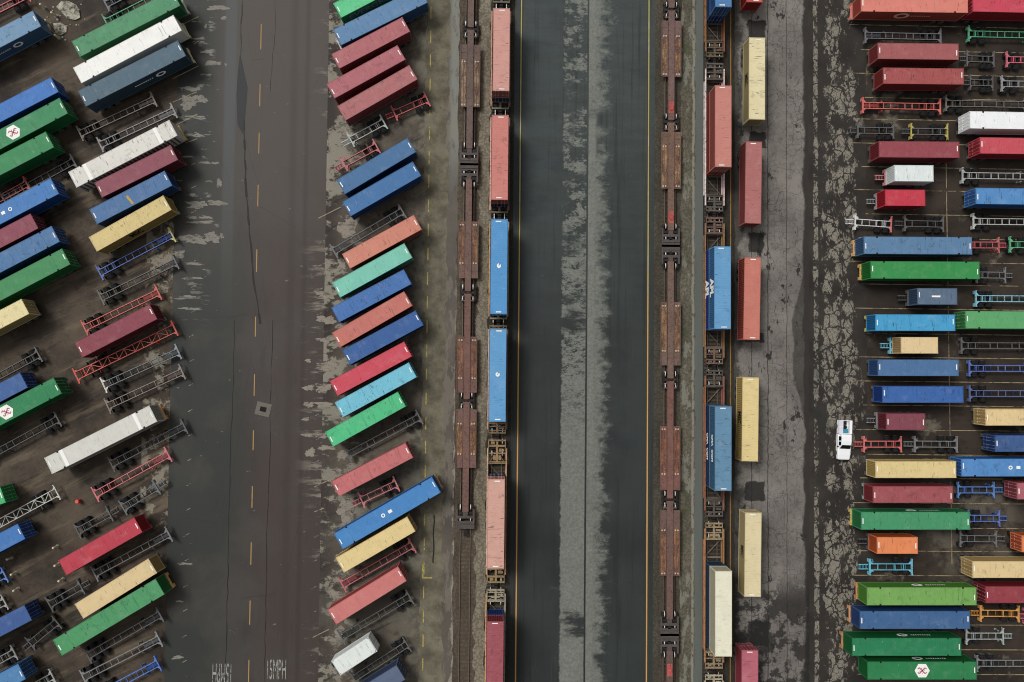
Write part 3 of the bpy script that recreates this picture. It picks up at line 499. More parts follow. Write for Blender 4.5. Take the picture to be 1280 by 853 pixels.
blue = t.mul(t.band(t.X, 2.6, 9.8, .6), up); c = t.mix(c, '4a5456', t.mul(blue, t.ss(t.noise(0.30, 5, 0.7, sx=0.3, sy=1.2, seed=5), 0.40, 0.62), 0.6))
# pale dried-out concrete in two lanes: left patchy slabs, right a continuous streak
e = t.math('MULTIPLY_ADD', t.noise(0.9, 7, 0.75, sx=0.6, sy=1.4, seed=7), 2.2, -1.1)
e2 = t.math('MULTIPLY_ADD', t.noise(0.55, 8, 0.75, sx=0.8, sy=1.3, seed=8), 9.0, -4.5)
slab = t.ss(t.add(t.noise(0.16, 6, 0.68, sx=0.35, sy=1.0, seed=10), t.math('MULTIPLY_ADD', t.ss(t.Y, 20, -10), 0.10, 0.08)), 0.47, 0.56)
tex = t.ss(t.noise(1.1, 7, 0.78, sx=0.8, sy=1.5, seed=11), 0.40, 0.50)
tex2 = t.mx(t.mul(tex, t.ss(t.add(t.noise(0.42, 7, 0.72, sx=0.8, sy=1.2, seed=33), t.math('MULTIPLY', t.ss(t.Y, 30, 0), 0.12)), 0.47, 0.54)), t.math('MULTIPLY', t.ss(t.Y, 2, -14), t.ss(t.noise(0.5, 6, 0.7, seed=34), 0.28, 0.40)))
left = t.mul(t.ss(t.add(t.X, t.math('MULTIPLY', e, 0.5)), 10.0, 10.3), t.ss(t.X, 13.85, 13.7), slab, tex2)
right = t.mul(t.ss(t.X, 13.98, 14.1), t.ss(t.add(t.X, e2), 17.6, 15.3), t.ss(t.noise(0.14, 6, 0.6, sx=0.3, sy=1, seed=12), 0.34, 0.42))
rr = t.mul(t.ss(t.X, 15.6, 14.9), t.ss(t.X, 14.0, 14.1), t.ss(t.noise(0.1, 4, 0.5, sy=1, sx=.2, seed=13), 0.30, 0.42))
msk = t.mx(t.mx(left, t.math('MULTIPLY', right, 0.9)), rr)
spk = t.math('MULTIPLY_ADD', t.ss(t.noise(2.4, 5, 0.75, seed=14), 0.35, 0.65), 0.35, 0.65)
mott = t.math('MULTIPLY_ADD', t.noise(0.5, 5, 0.7, seed=15), 0.5, 0.72)
pale = t.scale_col('979a90', mott); c = t.mix(c, pale, t.mul(msk, spk, 0.92))
halo = t.mul(t.band(t.X, 8.6, 10.2, .5), t.ss(t.noise(0.5, 6, 0.7, sx=0.5, sy=1.4, seed=18), 0.55, 0.70), t.ss(t.Y, 0, -20)); c = t.mix(c, '5d605c', t.mul(halo, 0.6))
jx = t.add(t.X, t.math('MULTIPLY_ADD', t.noise(0.5, 6, 0.75, seed=37), 0.5, -0.25)); j = t.mul(t.band(jx, 13.8, 14.0, 0.05), t.ss(t.Y, 10, -5)); c = t.mix(c, '2b2d2c', t.mul(j, 0.8))
fl = t.noise(1.5, 2, 0.5, seed=19); c = t.mix(c, '7d7f7a', t.mul(t.ss(fl, 0.775, 0.80), 0.6))
c = t.scale_col(c, t.math('MULTIPLY_ADD', gr, 0.25, 0.88))
strip('loading_pad', 2.6, 24.2, t.done(c, 0.6), 0.006)

ballast('track_bed', 'grey_brown_ballast', 24.1, 28.6, '4e483d', '665f52', '857f70', z=0.003)
ballast('gravel_strip', 'mossy_ballast', 28.3, 30.5, '676253', '807b69', '9d9888', green=0.55, z=0.008, wob=0.15, line=30.2)
t = NT('concrete_walkway'); t.pos(); n = t.noise(0.25, 6, 0.65, sx=1.5, sy=0.3); gr = t.noise(5, 4, 0.7, seed=2)
c = t.mix('5e635e', '7b807a', n); c = t.scale_col(c, t.math('MULTIPLY_ADD', gr, 0.3, 0.85)); strip('walkway', 30.35, 31.7, t.done(c, 0.7), 0.005)
ballast('track_bed', 'oily_ballast', 31.6, 36.6, '37332d', '4c463d', '6b6559', z=0.003)

# old cracked pavement with damp patches
t = NT('cracked_pavement'); t.pos(); n = t.noise(0.10, 6, 0.6); n2 = t.noise(0.9, 6, 0.72, seed=2); gr = t.noise(5, 4, 0.7, seed=3)
c = t.mix('827c76', '9d978f', t.ss(n, 0.35, 0.65)); c = t.mix(c, '4a4540', t.mul(t.ss(t.noise(1.6, 6, .8, sx=1.3, sy=.7, seed=43), 0.56, 0.64), t.ss(t.noise(.12, 4, .6, seed=45), .42, .6), 0.6)); c = t.mix(c, '625d57', t.mul(t.ss(n2, 0.48, 0.66), 0.55)); c = t.mix(c, 'aaa398', t.mul(t.ss(t.noise(2.2, 5, .75, seed=41), 0.58, 0.7), 0.35))
ck = t.voro(0.95, warp=0.35, sx=1.0, sy=1.25, seed=1, rnd=0.7); c = t.mix(c, '36322e', t.mul(t.ss(ck, 0.040, 0.008), t.ss(t.noise(0.25, 4, seed=23), 0.40, 0.60), 0.60))
ck2 = t.voro(0.33, warp=0.5, sx=1.2, sy=0.9, seed=3); c = t.mix(c, '2e2b28', t.mul(t.ss(ck2, 0.012, 0.004), 0.45))
for xs, wd in ((41.7, 0.07), (44.6, 0.05), (39.2, 0.06)):
    wx = t.add(t.X, t.math('MULTIPLY_ADD', t.noise(0.5, 5, 0.7, seed=xs), 0.5, -0.25)); c = t.mix(c, '302c29', t.mul(t.band(wx, xs - wd, xs + wd, .05), 0.8))
bl = t.mul(t.ss(t.noise(0.30, 7, 0.7, sx=1.3, sy=0.7, seed=5), 0.60, 0.63), 1.0); c = t.mix(c, '292725', t.mul(bl, 0.9))
edge = t.add(t.X, t.math('MULTIPLY_ADD', t.noise(0.35, 7, 0.72, seed=7), 6, -3)); c = t.mix(c, '302d2a', t.mul(t.ss(edge, 38.2, 37.2), 0.75))
edge2 = t.add(t.X, t.math('MULTIPLY_ADD', t.noise(0.2, 7, 0.7, sx=1, sy=0.6, seed=8), 2.4, -1.2)); c = t.mix(c, '2e2b28', t.mul(t.ss(edge2, 47.2, 47.5), 0.85)); c = t.mix(c, '37332f', t.mul(t.ss(t.add(edge2, t.math('MULTIPLY', t.band(t.Y, -4, 11, 4), 1.6)), 47.0, 47.4), 0.7))
low = t.mul(t.ss(t.Y, -30, -36), t.ss(t.noise(0.3, 7, 0.72, seed=9), 0.44, 0.48)); c = t.mix(c, '2a2826', t.mul(low, 0.85))
# dark patches with ragged edges by the boxes parked along the track
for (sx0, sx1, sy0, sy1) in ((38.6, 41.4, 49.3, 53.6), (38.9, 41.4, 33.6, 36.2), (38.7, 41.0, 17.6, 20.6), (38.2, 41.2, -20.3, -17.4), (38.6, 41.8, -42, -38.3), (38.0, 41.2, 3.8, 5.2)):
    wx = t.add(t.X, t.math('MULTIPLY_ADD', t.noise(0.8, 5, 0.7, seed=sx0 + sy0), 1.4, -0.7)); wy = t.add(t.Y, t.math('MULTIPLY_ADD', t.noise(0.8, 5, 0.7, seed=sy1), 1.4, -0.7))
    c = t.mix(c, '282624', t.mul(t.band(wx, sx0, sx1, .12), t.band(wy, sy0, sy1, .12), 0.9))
c = t.scale_col(c, t.math('MULTIPLY_ADD', gr, 0.35, 0.82))
strip('pavement', 36.5, 48.0, t.done(c, 0.75), 0.0)

# worn aisle: dark base with pale cobble-like remains of the old surface
t = NT('broken_pavement'); t.pos(); n = t.noise(0.2, 6); gr = t.noise(5, 4, 0.7, seed=3)
c = t.mix('2f2b28', '45403a', t.ss(n, 0.3, 0.7))
cel = t.voro(0.55, warp=1.1, sx=1.15, sy=0.9, seed=2); cel2 = t.voro(1.5, warp=0.4, seed=6); patch = t.noise(0.42, 7, 0.72, sx=1.5, sy=0.75, seed=5)
big = t.noise(0.09, 4, 0.6, sx=1.5, sy=1.0, seed=25)
xb = t.math('MULTIPLY', t.band(t.X, 50.4, 55.2, 0.8), 0.13); col = t.math('MULTIPLY', t.band(t.X, 48.75, 49.5, 0.12), 0.16)
pm = t.mul(t.ss(t.add(t.add(patch, t.math('MULTIPLY', big, 0.35)), t.add(xb, col)), 0.772, 0.828), t.ss(cel, 0.030, 0.075), t.ss(cel2, 0.0, 0.05), t.ss(t.X, 48.5, 48.8), t.ss(t.X, 57.3, 55.6))
c = t.mix(c, t.scale_col('a39c8e', t.math('MULTIPLY_ADD', t.noise(1.5, 6, 0.75, seed=8), 0.6, 0.66)), t.mul(pm, 0.92))
c = t.mix(c, '2b3230', t.mul(t.ss(t.noise(0.12, 4, seed=12), 0.56, 0.66), t.band(t.X, 48, 51.5, .8), 0.5))
c = t.scale_col(c, t.math('MULTIPLY_ADD', gr, 0.35, 0.82))
strip('aisle', 48.0, 57.0, t.done(c, 0.7), 0.0)

t = NT('right_yard_dirt'); t.pos(); n = t.noise(0.12, 7, 0.65); n2 = t.noise(0.7, 7, 0.75, sx=0.5, sy=1.2, seed=2); gr = t.noise(6, 4, 0.7, seed=3)
c = t.mix('2f2822', '4c4138', t.ss(n, 0.3, 0.7)); c = t.mix(c, '262220', t.mul(t.ss(n2, 0.5, 0.66), 0.6))
pl = t.mul(t.ss(t.noise(0.11, 6, 0.68, seed=7), 0.58, 0.66), t.ss(n2, 0.66, 0.46)); c = t.mix(c, '908776', t.mul(pl, 0.7))
pb = t.mul(t.band(t.X, 65.5, 80, 2), t.band(t.Y, -31, -18, 2.5), t.ss(t.noise(0.2, 6, 0.68, seed=9), 0.42, 0.58)); c = t.mix(c, '7c7568', t.mul(pb, 0.7))
c = t.scale_col(c, t.math('MULTIPLY_ADD', gr, 0.45, 0.78))
strip('right_yard', 57.0, 400, t.done(c, 0.75), 0.0)

# painted markings (worn), seams, the drain and the tar wedge
def marking(name, hexc, lo=0.40, hi=0.52, sc=1.4, k=1.0):
    t = NT(name); n = t.noise(sc, 6, 0.75); n2 = t.noise(6, 3, 0.7, seed=4)
    c = t.mix('3d3833', t.scale_col(hexc, t.math('MULTIPLY_ADD', n2, 0.5, 0.75)), t.math('MULTIPLY_ADD', t.ss(n, lo, hi), k, 1 - k)); return t.done(c, 0.7)
def lines(name, segs, mat, z=0.012):
    m = MB()
    for x0, y0, x1, y1, wd in segs:
        l = math.hypot(x1 - x0, y1 - y0); nx, ny = -(y1 - y0) / l * wd / 2, (x1 - x0) / l * wd / 2
        m.quad((x0 - nx, y0 - ny, z), (x1 - nx, y1 - ny, z), (x1 + nx, y1 + ny, z), (x0 + nx, y0 + ny, z))
    return struct(name, m.mesh(name, [mat]))
lines('stall_lines', LINES['stall_line'], marking('stall_line_paint', 'b4a98c', 0.35, 0.5))
lines('stall_ticks', LINES['stall_tick'], marking('stall_tick_paint', '9c988c', 0.40, 0.56, 2.5))
lines('lane_dashes', LINES['lane_dash'], marking('lane_dash_paint', 'c8a266', 0.22, 0.45))
lines('kerb_dashes', LINES['kerb_dash'], marking('kerb_dash_paint', 'd0bb66', 0.32, 0.5), 0.014)
lines('bay_lines', LINES['bay_line'], marking('bay_line_paint', 'b8a580', 0.36, 0.56, 0.45))
t = NT('yellow_edge_paint'); t.pos(); n = t.noise(0.25, 4, 0.6, sx=.3, sy=1.0); n2 = t.noise(3, 5, 0.75, seed=3)
c = t.mix('dcb272', 'b4b878', t.ss(t.add(t.Y, t.math('MULTIPLY_ADD', n, 60, -30)), 5, 22)); c = t.mix(c, 'c9c6b4', t.mul(t.ss(n, 0.52, 0.58), t.ss(t.Y, 0, 25), 0.6)); c = t.mix(c, '4a4030', t.mul(t.ss(n2, 0.60, 0.70), 0.6))
yl = t.done(c, 0.7)
brn = simple('brown_line_border_paint', '57412c', 0.8)  # brown border showing on both sides of the yellow edge lines
for x in (3.60, 23.27):
    lines('edge_line', [(x, -300, x, 300, 0.44)], brn, 0.010); lines('edge_line', [(x, -300, x, 300, 0.19)], yl, 0.014)
lines('edge_line', [(35.95, -300, 35.95, 300, 0.17)], marking('orange_edge_paint', 'a8803f', 0.30, 0.5, 0.8, 0.9), 0.014)
tar = simple('tar_patch', '26292b', 0.55, var=0.15)
m = MB(); pts = [(-39.18, 47.22), (-39.45, 44.0), (-39.6, 40.5), (-39.33, 36.0), (-38.5, 34.6), (-38.2, 37.3), (-37.9, 41.7), (-38.5, 44.2)]
m.v = [(x, y, 0.009) for x, y in pts]; m.f = [tuple(range(len(pts)))]; m.mi = [0]; struct('tar_patch', m.mesh('tar_patch', [tar]))
def chain(pts, wd):
    o = []
    for a, b in zip(pts, pts[1:]):
        k = max(1, int(math.hypot(b[0] - a[0], b[1] - a[1]) / 1.4)); p = a
        for i in range(1, k + 1):
            q = (a[0] + (b[0] - a[0]) * i / k + random.uniform(-.09, .09), a[1] + (b[1] - a[1]) * i / k); o.append((*p, *q, wd * random.uniform(.5, 1.3))); p = q
    return o
segs = chain([(-38.37, 36.79), (-38.13, 30.68), (-37.48, 22.16), (-36.6, 13.68), (-35.37, 5.83)], .30) + chain([(-39.21, 6.4), (-39.16, -2.0), (-39.4, -12.8), (-39.4, -30), (-39.55, -60)], .13) + chain([(-33.47, 6.46), (-33.6, -5.6), (-33.54, -15.2), (-33.8, -27), (-33.54, -60)], .10) + chain([(-39.0, 62), (-39.1, 47)], .15) + chain([(-33.9, 60), (-34.0, 50), (-34.6, 40)], .06)
lines('road_seams', segs, simple('seam_tar', '27241f', 0.6, var=.15), 0.011)
tm = marking('road_text_paint', 'bdbdb6', 0.38, 0.54, 2.2)
def road_text(x, y, rz):
    me = text_mesh('15MPH', 1.0, tm, 0.0); xs = [v.co.x for v in me.vertices]; ysv = [v.co.y for v in me.vertices]
    o = obj('speed_marking', me, None, None, (x, y, 0.013), rz); o.scale = (2.75 / (max(xs) - min(xs)), 2.9 / (max(ysv) - min(ysv)), 1); o['kind'] = 'structure'
road_text(-32.0, -45.75, 0); road_text(-39.95, -46.0, math.pi)

# rails and sleepers of the four tracks
steel = simple('rail_steel', '8a7f74', 0.45, 0.5, 0.15); slp = simple('sleeper_timber', '5c5144', 0.9, var=.45, sc=2)
for x in (-4.13, 0.47, 26.53, 33.15):
    m = MB()
    for i in range(330): y = -110 + i * 0.61; m.box(x - 1.25, x + 1.25, y - .11, y + .11, -0.05, 0.006, 1)
    for s in (-1, 1):
        a = x + s * 0.755; m.box(a - .07, a + .07, -400, 400, .05, .07, 0); m.box(a - .035, a + .035, -400, 400, .07, .19, 0)
    struct('railway_track', m.mesh('railway_track', [steel, slp]))

# dried-out pale patches on the wet road, either side
def blotch(name, items, mat, z, seed):
    rg = random.Random(seed); m = MB()
    for (x, y, w, h) in items:
        n = 34; ph = [rg.uniform(0, 6.28) for _ in range(5)]; k = len(m.v); z += 0.00004
        for i in range(n):
            a = 2 * math.pi * i / n
            r = 1 + .16 * math.sin(2 * a + ph[0]) + .15 * math.sin(3 * a + ph[1]) + .12 * math.sin(5 * a + ph[2]) + .09 * math.sin(9 * a + ph[3]) + rg.uniform(-.14, .14)
            ca, sa = math.cos(a), math.sin(a); q = (abs(ca) ** 3 + abs(sa) ** 3) ** (-1 / 3)
            m.v.append((x + w / 2 * r * ca * q, y + h / 2 * r * sa * q, z))
        m.f.append(tuple(range(k, k + n))); m.mi.append(0)
    return struct(name, m.mesh(name, [mat]))
def dry(name, hexc, under):
    t = NT(name); n = t.noise(0.9, 7, 0.8, sx=.6, sy=1.2); c = t.mix(under, hexc, t.ss(n, 0.36, 0.52)); return t.done(t.scale_col(c, t.math('MULTIPLY_ADD', t.noise(4, 4, .7, seed=3), .4, .8)), 0.8)
blotch('dry_patches', DRY_L, dry('dry_asphalt', '9d998e', '4a4945'), 0.005, 3)
blotch('dry_patches', DRY_R, dry('dry_brown_asphalt', 'a79e90', '544c46'), 0.005, 5)
ALB = 0.88
# ---------------------------------------------------------------- containers
NOM = {'20': (6.06, 2.44, 2.6), '20c': (6.06, 2.44, 2.6), '40': (12.19, 2.44, 2.9), '53': (16.15, 2.6, 2.9)}
def container_meshes(kind, H=None):
    L, W, H0 = NOM[kind]; H = H or H0; l, w = L / 2, W / 2
    fr = MB()
    for s in (-1, 1):
        fr.box(-l + .09, l - .09, s * (w - .09), s * w, 0, .14); fr.box(-l + .09, l - .09, s * (w - .07), s * w, H - .10, H - .004)
        for e in (-1, 1): fr.box(e * (l - .16), e * l, s * (w - .14), s * w, 0, H)
    for e in (-1, 1):
        fr.box(e * (l - .1), e * (l - .004), -w + .14, w - .14, 0, .13); fr.box(e * (l - .1), e * (l - .004), -w + .14, w - .14, H - .12, H - .004)
        for s in (-1, 1):
            fr.box(e * (l - .19), e * (l + .008), s * (w - .17), s * (w + .008), H - .11, H + .012); fr.box(e * (l - .19), e * (l + .008), s * (w - .17), s * (w + .008), -.01, .11)
    # a side wall as a folded sheet (local y = outward)
    sw = MB(); depth = .045 if kind != '53' else .03; pitch = .28 if kind != '53' else .61
    x = -l + .16; end = l - .16; prof = []
    while x < end - .02:
        p = min(pitch, end - x)
        if kind != '53': prof += [(x, w - .012), (x + p * .26, w - .012), (x + p * .5, w - .012 - depth), (x + p * .76, w - .012 - depth)]
        else: prof += [(x, w - .01), (x + .09, w - .01), (x + .11, w - .01 - depth), (x + p - .02, w - .01 - depth)]
        x += p
    prof.append((end, w - .012))
    for a, b in zip(prof, prof[1:]): sw.quad((b[0], b[1], .13), (a[0], a[1], .13), (a[0], a[1], H - .1), (b[0], b[1], H - .1))
    fw = MB(); pr = []; y = -w + .14
    while y < w - .16: pr += [(y, l - .02), (y + .08, l - .02), (y + .13, l - .07), (y + .21, l - .07)]; y += .26
    pr = [p for p in pr if p[0] < w - .14] + [(w - .14, l - .02)]
    for a, b in zip(pr, pr[1:]): fw.quad((a[1], a[0], .12), (b[1], b[0], .12), (b[1], b[0], H - .11), (a[1], a[0], H - .11))
    dr = MB(); dr.box(-l + .02, -l + .07, .012, w - .15, .14, H - .13)
    for z in (.5, 1.0, 1.5, 2.0): dr.box(-l + .004, -l + .02, .06, w - .2, z, z + .18)
    lb = MB()
    for y in (.30, .78):
        lb.cyl((-l - .01, y), .028, .1, H - .08, 'z', 8); lb.box(-l - .045, -l, y - .14, y + .2, 1.0, 1.06)
        for z in (.3, 1.4, H - .3): lb.box(-l - .04, -l + .01, y - .06, y + .06, z, z + .1)
    rf = MB(); rw = w - .07
    if kind == '20c':
        k = .22; rf.poly([(-l + .12 + k, -rw), (l - .12 - k, -rw), (l - .12, -rw + k), (l - .12, rw - k), (l - .12 - k, rw), (-l + .12 + k, rw), (-l + .12, rw - k), (-l + .12, -rw + k)], H - .04, H + .03)
        rf.box(-l + .1, l - .1, -rw, rw, H - .09, H - .05, 1)
    elif kind == '53':
        x = -l + .1
        while x < l - .12:
            p = min(1.22, l - .1 - x); rf.quad((x, -rw, H - .015), (x + p, -rw, H - .015), (x + p, rw, H - .015), (x, rw, H - .015)); x += p
            if x < l - .2: rf.box(x - .03, x + .03, -rw, rw, H - .014, H - .006)
        for e in (-1, 1):       # lifting posts at the 40-foot positions
            xx = e * 6.1
            rf.box(xx - .035, xx + .035, -rw, rw, H - .012, H + .004, 0)
            for s in (-1, 1): rf.box(xx - .12, xx + .12, s * (w - .2), s * (w + .01), H - .09, H + .014, 1)
    else:
        x = -l + .1; k = 0; n = int((L - .2) / .24); p = (L - .2) / n
        for i in range(n):
            a = x + i * p
            q = [(a, H - .018), (a + p * .3, H - .018), (a + p * .45, H - .023), (a + p * .85, H - .023), (a + p, H - .018)]
            for (xa, za), (xb, zb) in zip(q, q[1:]): rf.quad((xa, -rw, za), (xb, -rw, zb), (xb, rw, zb), (xa, rw, za))
    mk = MB(); mk.box(-.07, .07, -.40, .40, -.004, .012)
    return dict(frame=fr.mesh('frame', [M_PAINT]), side=sw.mesh('side_wall', [M_PAINT]), front=fw.mesh('front_wall', [M_PAINT]),
                door=dr.mesh('door', [M_PAINT]), bar=lb.mesh('locking_bar', [M_PAINT, M_GALV]), roof=rf.mesh('roof', [M_ROOF, M_DARK]), mark=mk.mesh('roof_marking', [M_WHITE]))
CM = {k: container_meshes(k) for k in NOM}
CM['low'] = container_meshes('40', 2.59)
STAIN = {'stain': .75, 'streak': .9, 'scratch': .6, 'patch': .5}
def ring_mesh(r0, r1, mat, th=.012, seg=24, sx=1.0, gap=0.0):
    m = MB()
    n = int(seg * (1 - gap))
    for i in range(n):
        a, b = 2 * math.pi * i / seg, 2 * math.pi * (i + 1) / seg
        m.poly([(r0 * sx * math.cos(a), r0 * math.sin(a)), (r1 * sx * math.cos(a), r1 * math.sin(a)), (r1 * sx * math.cos(b), r1 * math.sin(b)), (r0 * sx * math.cos(b), r0 * math.sin(b))], 0, th)
    return m.mesh('ring_emblem', [mat])
def plate(w, h, mat, name, th=.012): m = MB(); m.box(-w / 2, w / 2, -h / 2, h / 2, 0, th); return m.mesh(name, [mat])
hexm = MB(); hexm.poly([(1.12 * math.cos(R(60 * i)), 1.12 * math.sin(R(60 * i))) for i in range(6)], 0, .012)
HEX = hexm.mesh('hexagon_emblem', [M_WHITE])
em = MB()
for k in range(4):
    a = R(45 + 90 * k); ca, sa = math.cos(a), math.sin(a); e = (.62 * ca, .62 * sa)
    em.bar((0, 0), e, .17, .012, .02); em.bar(e, (e[0] - .34 * sa * (1 if k % 2 else -1) * .9, e[1] + .34 * ca * (1 if k % 2 else -1) * .9), .15, .0125, .0205)
    em.bar((.30 * ca, .30 * sa), (.30 * ca + .28 * sa, .30 * sa - .28 * ca), .09, .013, .021)
EMB = em.mesh('emblem_strokes', [M_EMBLEM])
RING = ring_mesh(.15, .30, M_WHITE); RINGS = ring_mesh(.30, .52, M_LETW, sx=1.5); RINGO = ring_mesh(.5, .85, M_LETO, sx=1.35)
SQ = plate(.58, .46, M_WHITE, 'roof_badge'); BADGE = ring_mesh(.06, .30, M_WHITE, gap=.12); DASH = plate(1.3, .26, M_WHITE, 'roof_badge')
BAND = plate(.5, 2.5, M_WHITE, 'roof_band'); STRAPM = plate(.07, 1.5, M_GALV, 'roof_strap', .02)
RB = MB()
for i in range(26): RB.box(-7.7 + i * .6, -7.7 + i * .6 + .24, -1.25, 1.2, 0, .012)
RIBS = RB.mesh('side_rib', [simple('dark_side_rib', '4a4c50', .6)])
WORD = MB()
for i in range(9): WORD.box(-1.5 + i * .34, -1.5 + i * .34 + .2, -.12, .12, 0, .012)
WORDM = WORD.mesh('side_lettering', [M_LETW]); WORDO = WORD.mesh('side_lettering', [M_LETO])

def make_container(kind, label, color, loc, h, L, opts='', height=None, cat='container', group='shipping containers in the freight yard', low=False):
    Ln, W, H = NOM[kind]; ms = CM['low'] if low else CM[kind]
    if low: H = 2.59
    root = thing('shipping_container', label, cat, loc, h, group); root.scale = (L / Ln, 1, 1)
    st = max([v for k, v in STAIN.items() if k in opts.split()] or [random.choice([.05, .2, .3, .4, .6])])
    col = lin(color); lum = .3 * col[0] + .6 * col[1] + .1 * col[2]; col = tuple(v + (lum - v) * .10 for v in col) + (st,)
    mxc = max(col[:3]); side = tuple(.42 * v * (v / mxc) ** .5 for v in col[:3]) + (st,)  # walls below roof tone: unfaded paint, plus side shade put into the colour
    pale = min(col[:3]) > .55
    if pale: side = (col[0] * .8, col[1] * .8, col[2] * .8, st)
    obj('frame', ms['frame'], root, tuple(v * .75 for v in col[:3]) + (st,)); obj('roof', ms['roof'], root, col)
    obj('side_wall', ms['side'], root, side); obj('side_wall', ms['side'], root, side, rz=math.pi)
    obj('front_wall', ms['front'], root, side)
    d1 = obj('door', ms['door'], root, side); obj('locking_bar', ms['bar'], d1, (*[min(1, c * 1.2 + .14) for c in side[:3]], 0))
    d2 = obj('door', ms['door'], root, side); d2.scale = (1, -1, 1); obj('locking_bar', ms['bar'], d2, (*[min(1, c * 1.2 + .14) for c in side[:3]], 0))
    l = Ln / 2; w = W / 2
    if not low and kind != '20c' and color not in ('f2f5f5', 'f4f4ee'):
        for e in (-1, 1):
            if random.random() < .85: obj('roof_marking', ms['mark'], root, None, (e * (l - .30), random.uniform(-.25, .25), H - .01))
    R3 = root.matrix_basis.to_3x3()
    def facing(dx, dy): return 1 if (R3 @ Vector((0, 1, 0))).dot(Vector((dx, dy, 0))) > 0 else -1
    def on_side(name, me, s, x, z):
        o = obj(name, me, root, None, (x, s * (w + .004), z), rot=(R(90), 0, 0 if s < 0 else math.pi)); return o
    def fit(txt, mat, wd, ht, s, x, z, bold=0.02):
        me = text_mesh(txt, 1.0, mat, .004, bold); xs = [v.co.x for v in me.vertices]; ys = [v.co.y for v in me.vertices]
        o = on_side('side_lettering', me, s, x, z); o.scale = (wd / (max(xs) - min(xs)), ht / (max(ys) - min(ys)), 1)
    for op in opts.split():
        if op.startswith('hex:'):
            x = float(op[4:]); x = -x if False else x; e = obj('hexagon_emblem', HEX, root, None, (x, 0, H)); obj('emblem_strokes', EMB, e)
        elif op.startswith('squares:'):
            x = float(op[8:]); obj('ring_emblem', RING, root, None, (x - .7, 0, H)); obj('roof_badge', SQ, root, None, (x + .45, .02, H))
        elif op == 'badge': obj('roof_badge', BADGE, root, None, (.1, 0, H))
        elif op == 'dash': obj('roof_badge', DASH, root, None, (.2, 0, H))
        elif op == 'band':
            for e in (-1, 1): obj('roof_band', BAND, root, None, (e * 5.6, 0, H))
        elif op == 'ribs':
            s = facing(0, -1); on_side('side_rib', RIBS, s, 0, 1.45)
        elif op == 'strap':
            for e in (-.25, .25): obj('roof_strap', STRAPM, root, None, (5.6 + e, 0, H + .01))
        elif op == 'scuff': obj('roof_scuff', plate(.35, 1.5, M_YELLOWB, 'roof_scuff', .005), root, None, (-.3, -.25, H - .012), .2)
        elif op in ('ringside', 'ringnorth', 'ringside2'):
            s = facing(0, 1 if op == 'ringnorth' else -1); rm, wm = (RINGO, WORDO) if op == 'ringside2' else (RINGS, WORDM)
            x0 = 3.4 if op == 'ringside' else (-.8 if op == 'ringside2' else 0); sg = 1 if s < 0 else -1
            on_side('ring_emblem', rm, s, sg * x0 if op != 'ringside2' else -sg * 1.3, 1.6)
            on_side('side_lettering', wm, s, sg * (x0 - 2.7) if op != 'ringside2' else sg * 1.6, 1.6)
        elif op == 'msc': fit('MSC', M_LETB, 1.9, 1.5, facing(0, -1), -.3, 1.5, .03)
        elif op == 'mscw': fit('MSC', M_LETB, 1.7, 1.3, facing(-1, 0), -.2, 1.6, .03)
        elif op == 'evergreen': fit('EVERGREEN', M_LETG, 8.6, 1.3, facing(0, -1), .6, 1.6)
        elif op == 'textb': fit('APL', M_LETW, 2.85, 1.9, facing(-1, 0), 0.1, 1.5, .06)
        elif op == 'textc': fit('CMA', M_LETW, 1.75, .8, facing(-1, 0), 1.05, 1.5, .04); fit('CGM', M_LETW, 1.75, .8, facing(-1, 0), -1.2, 1.5, .04)
    return root

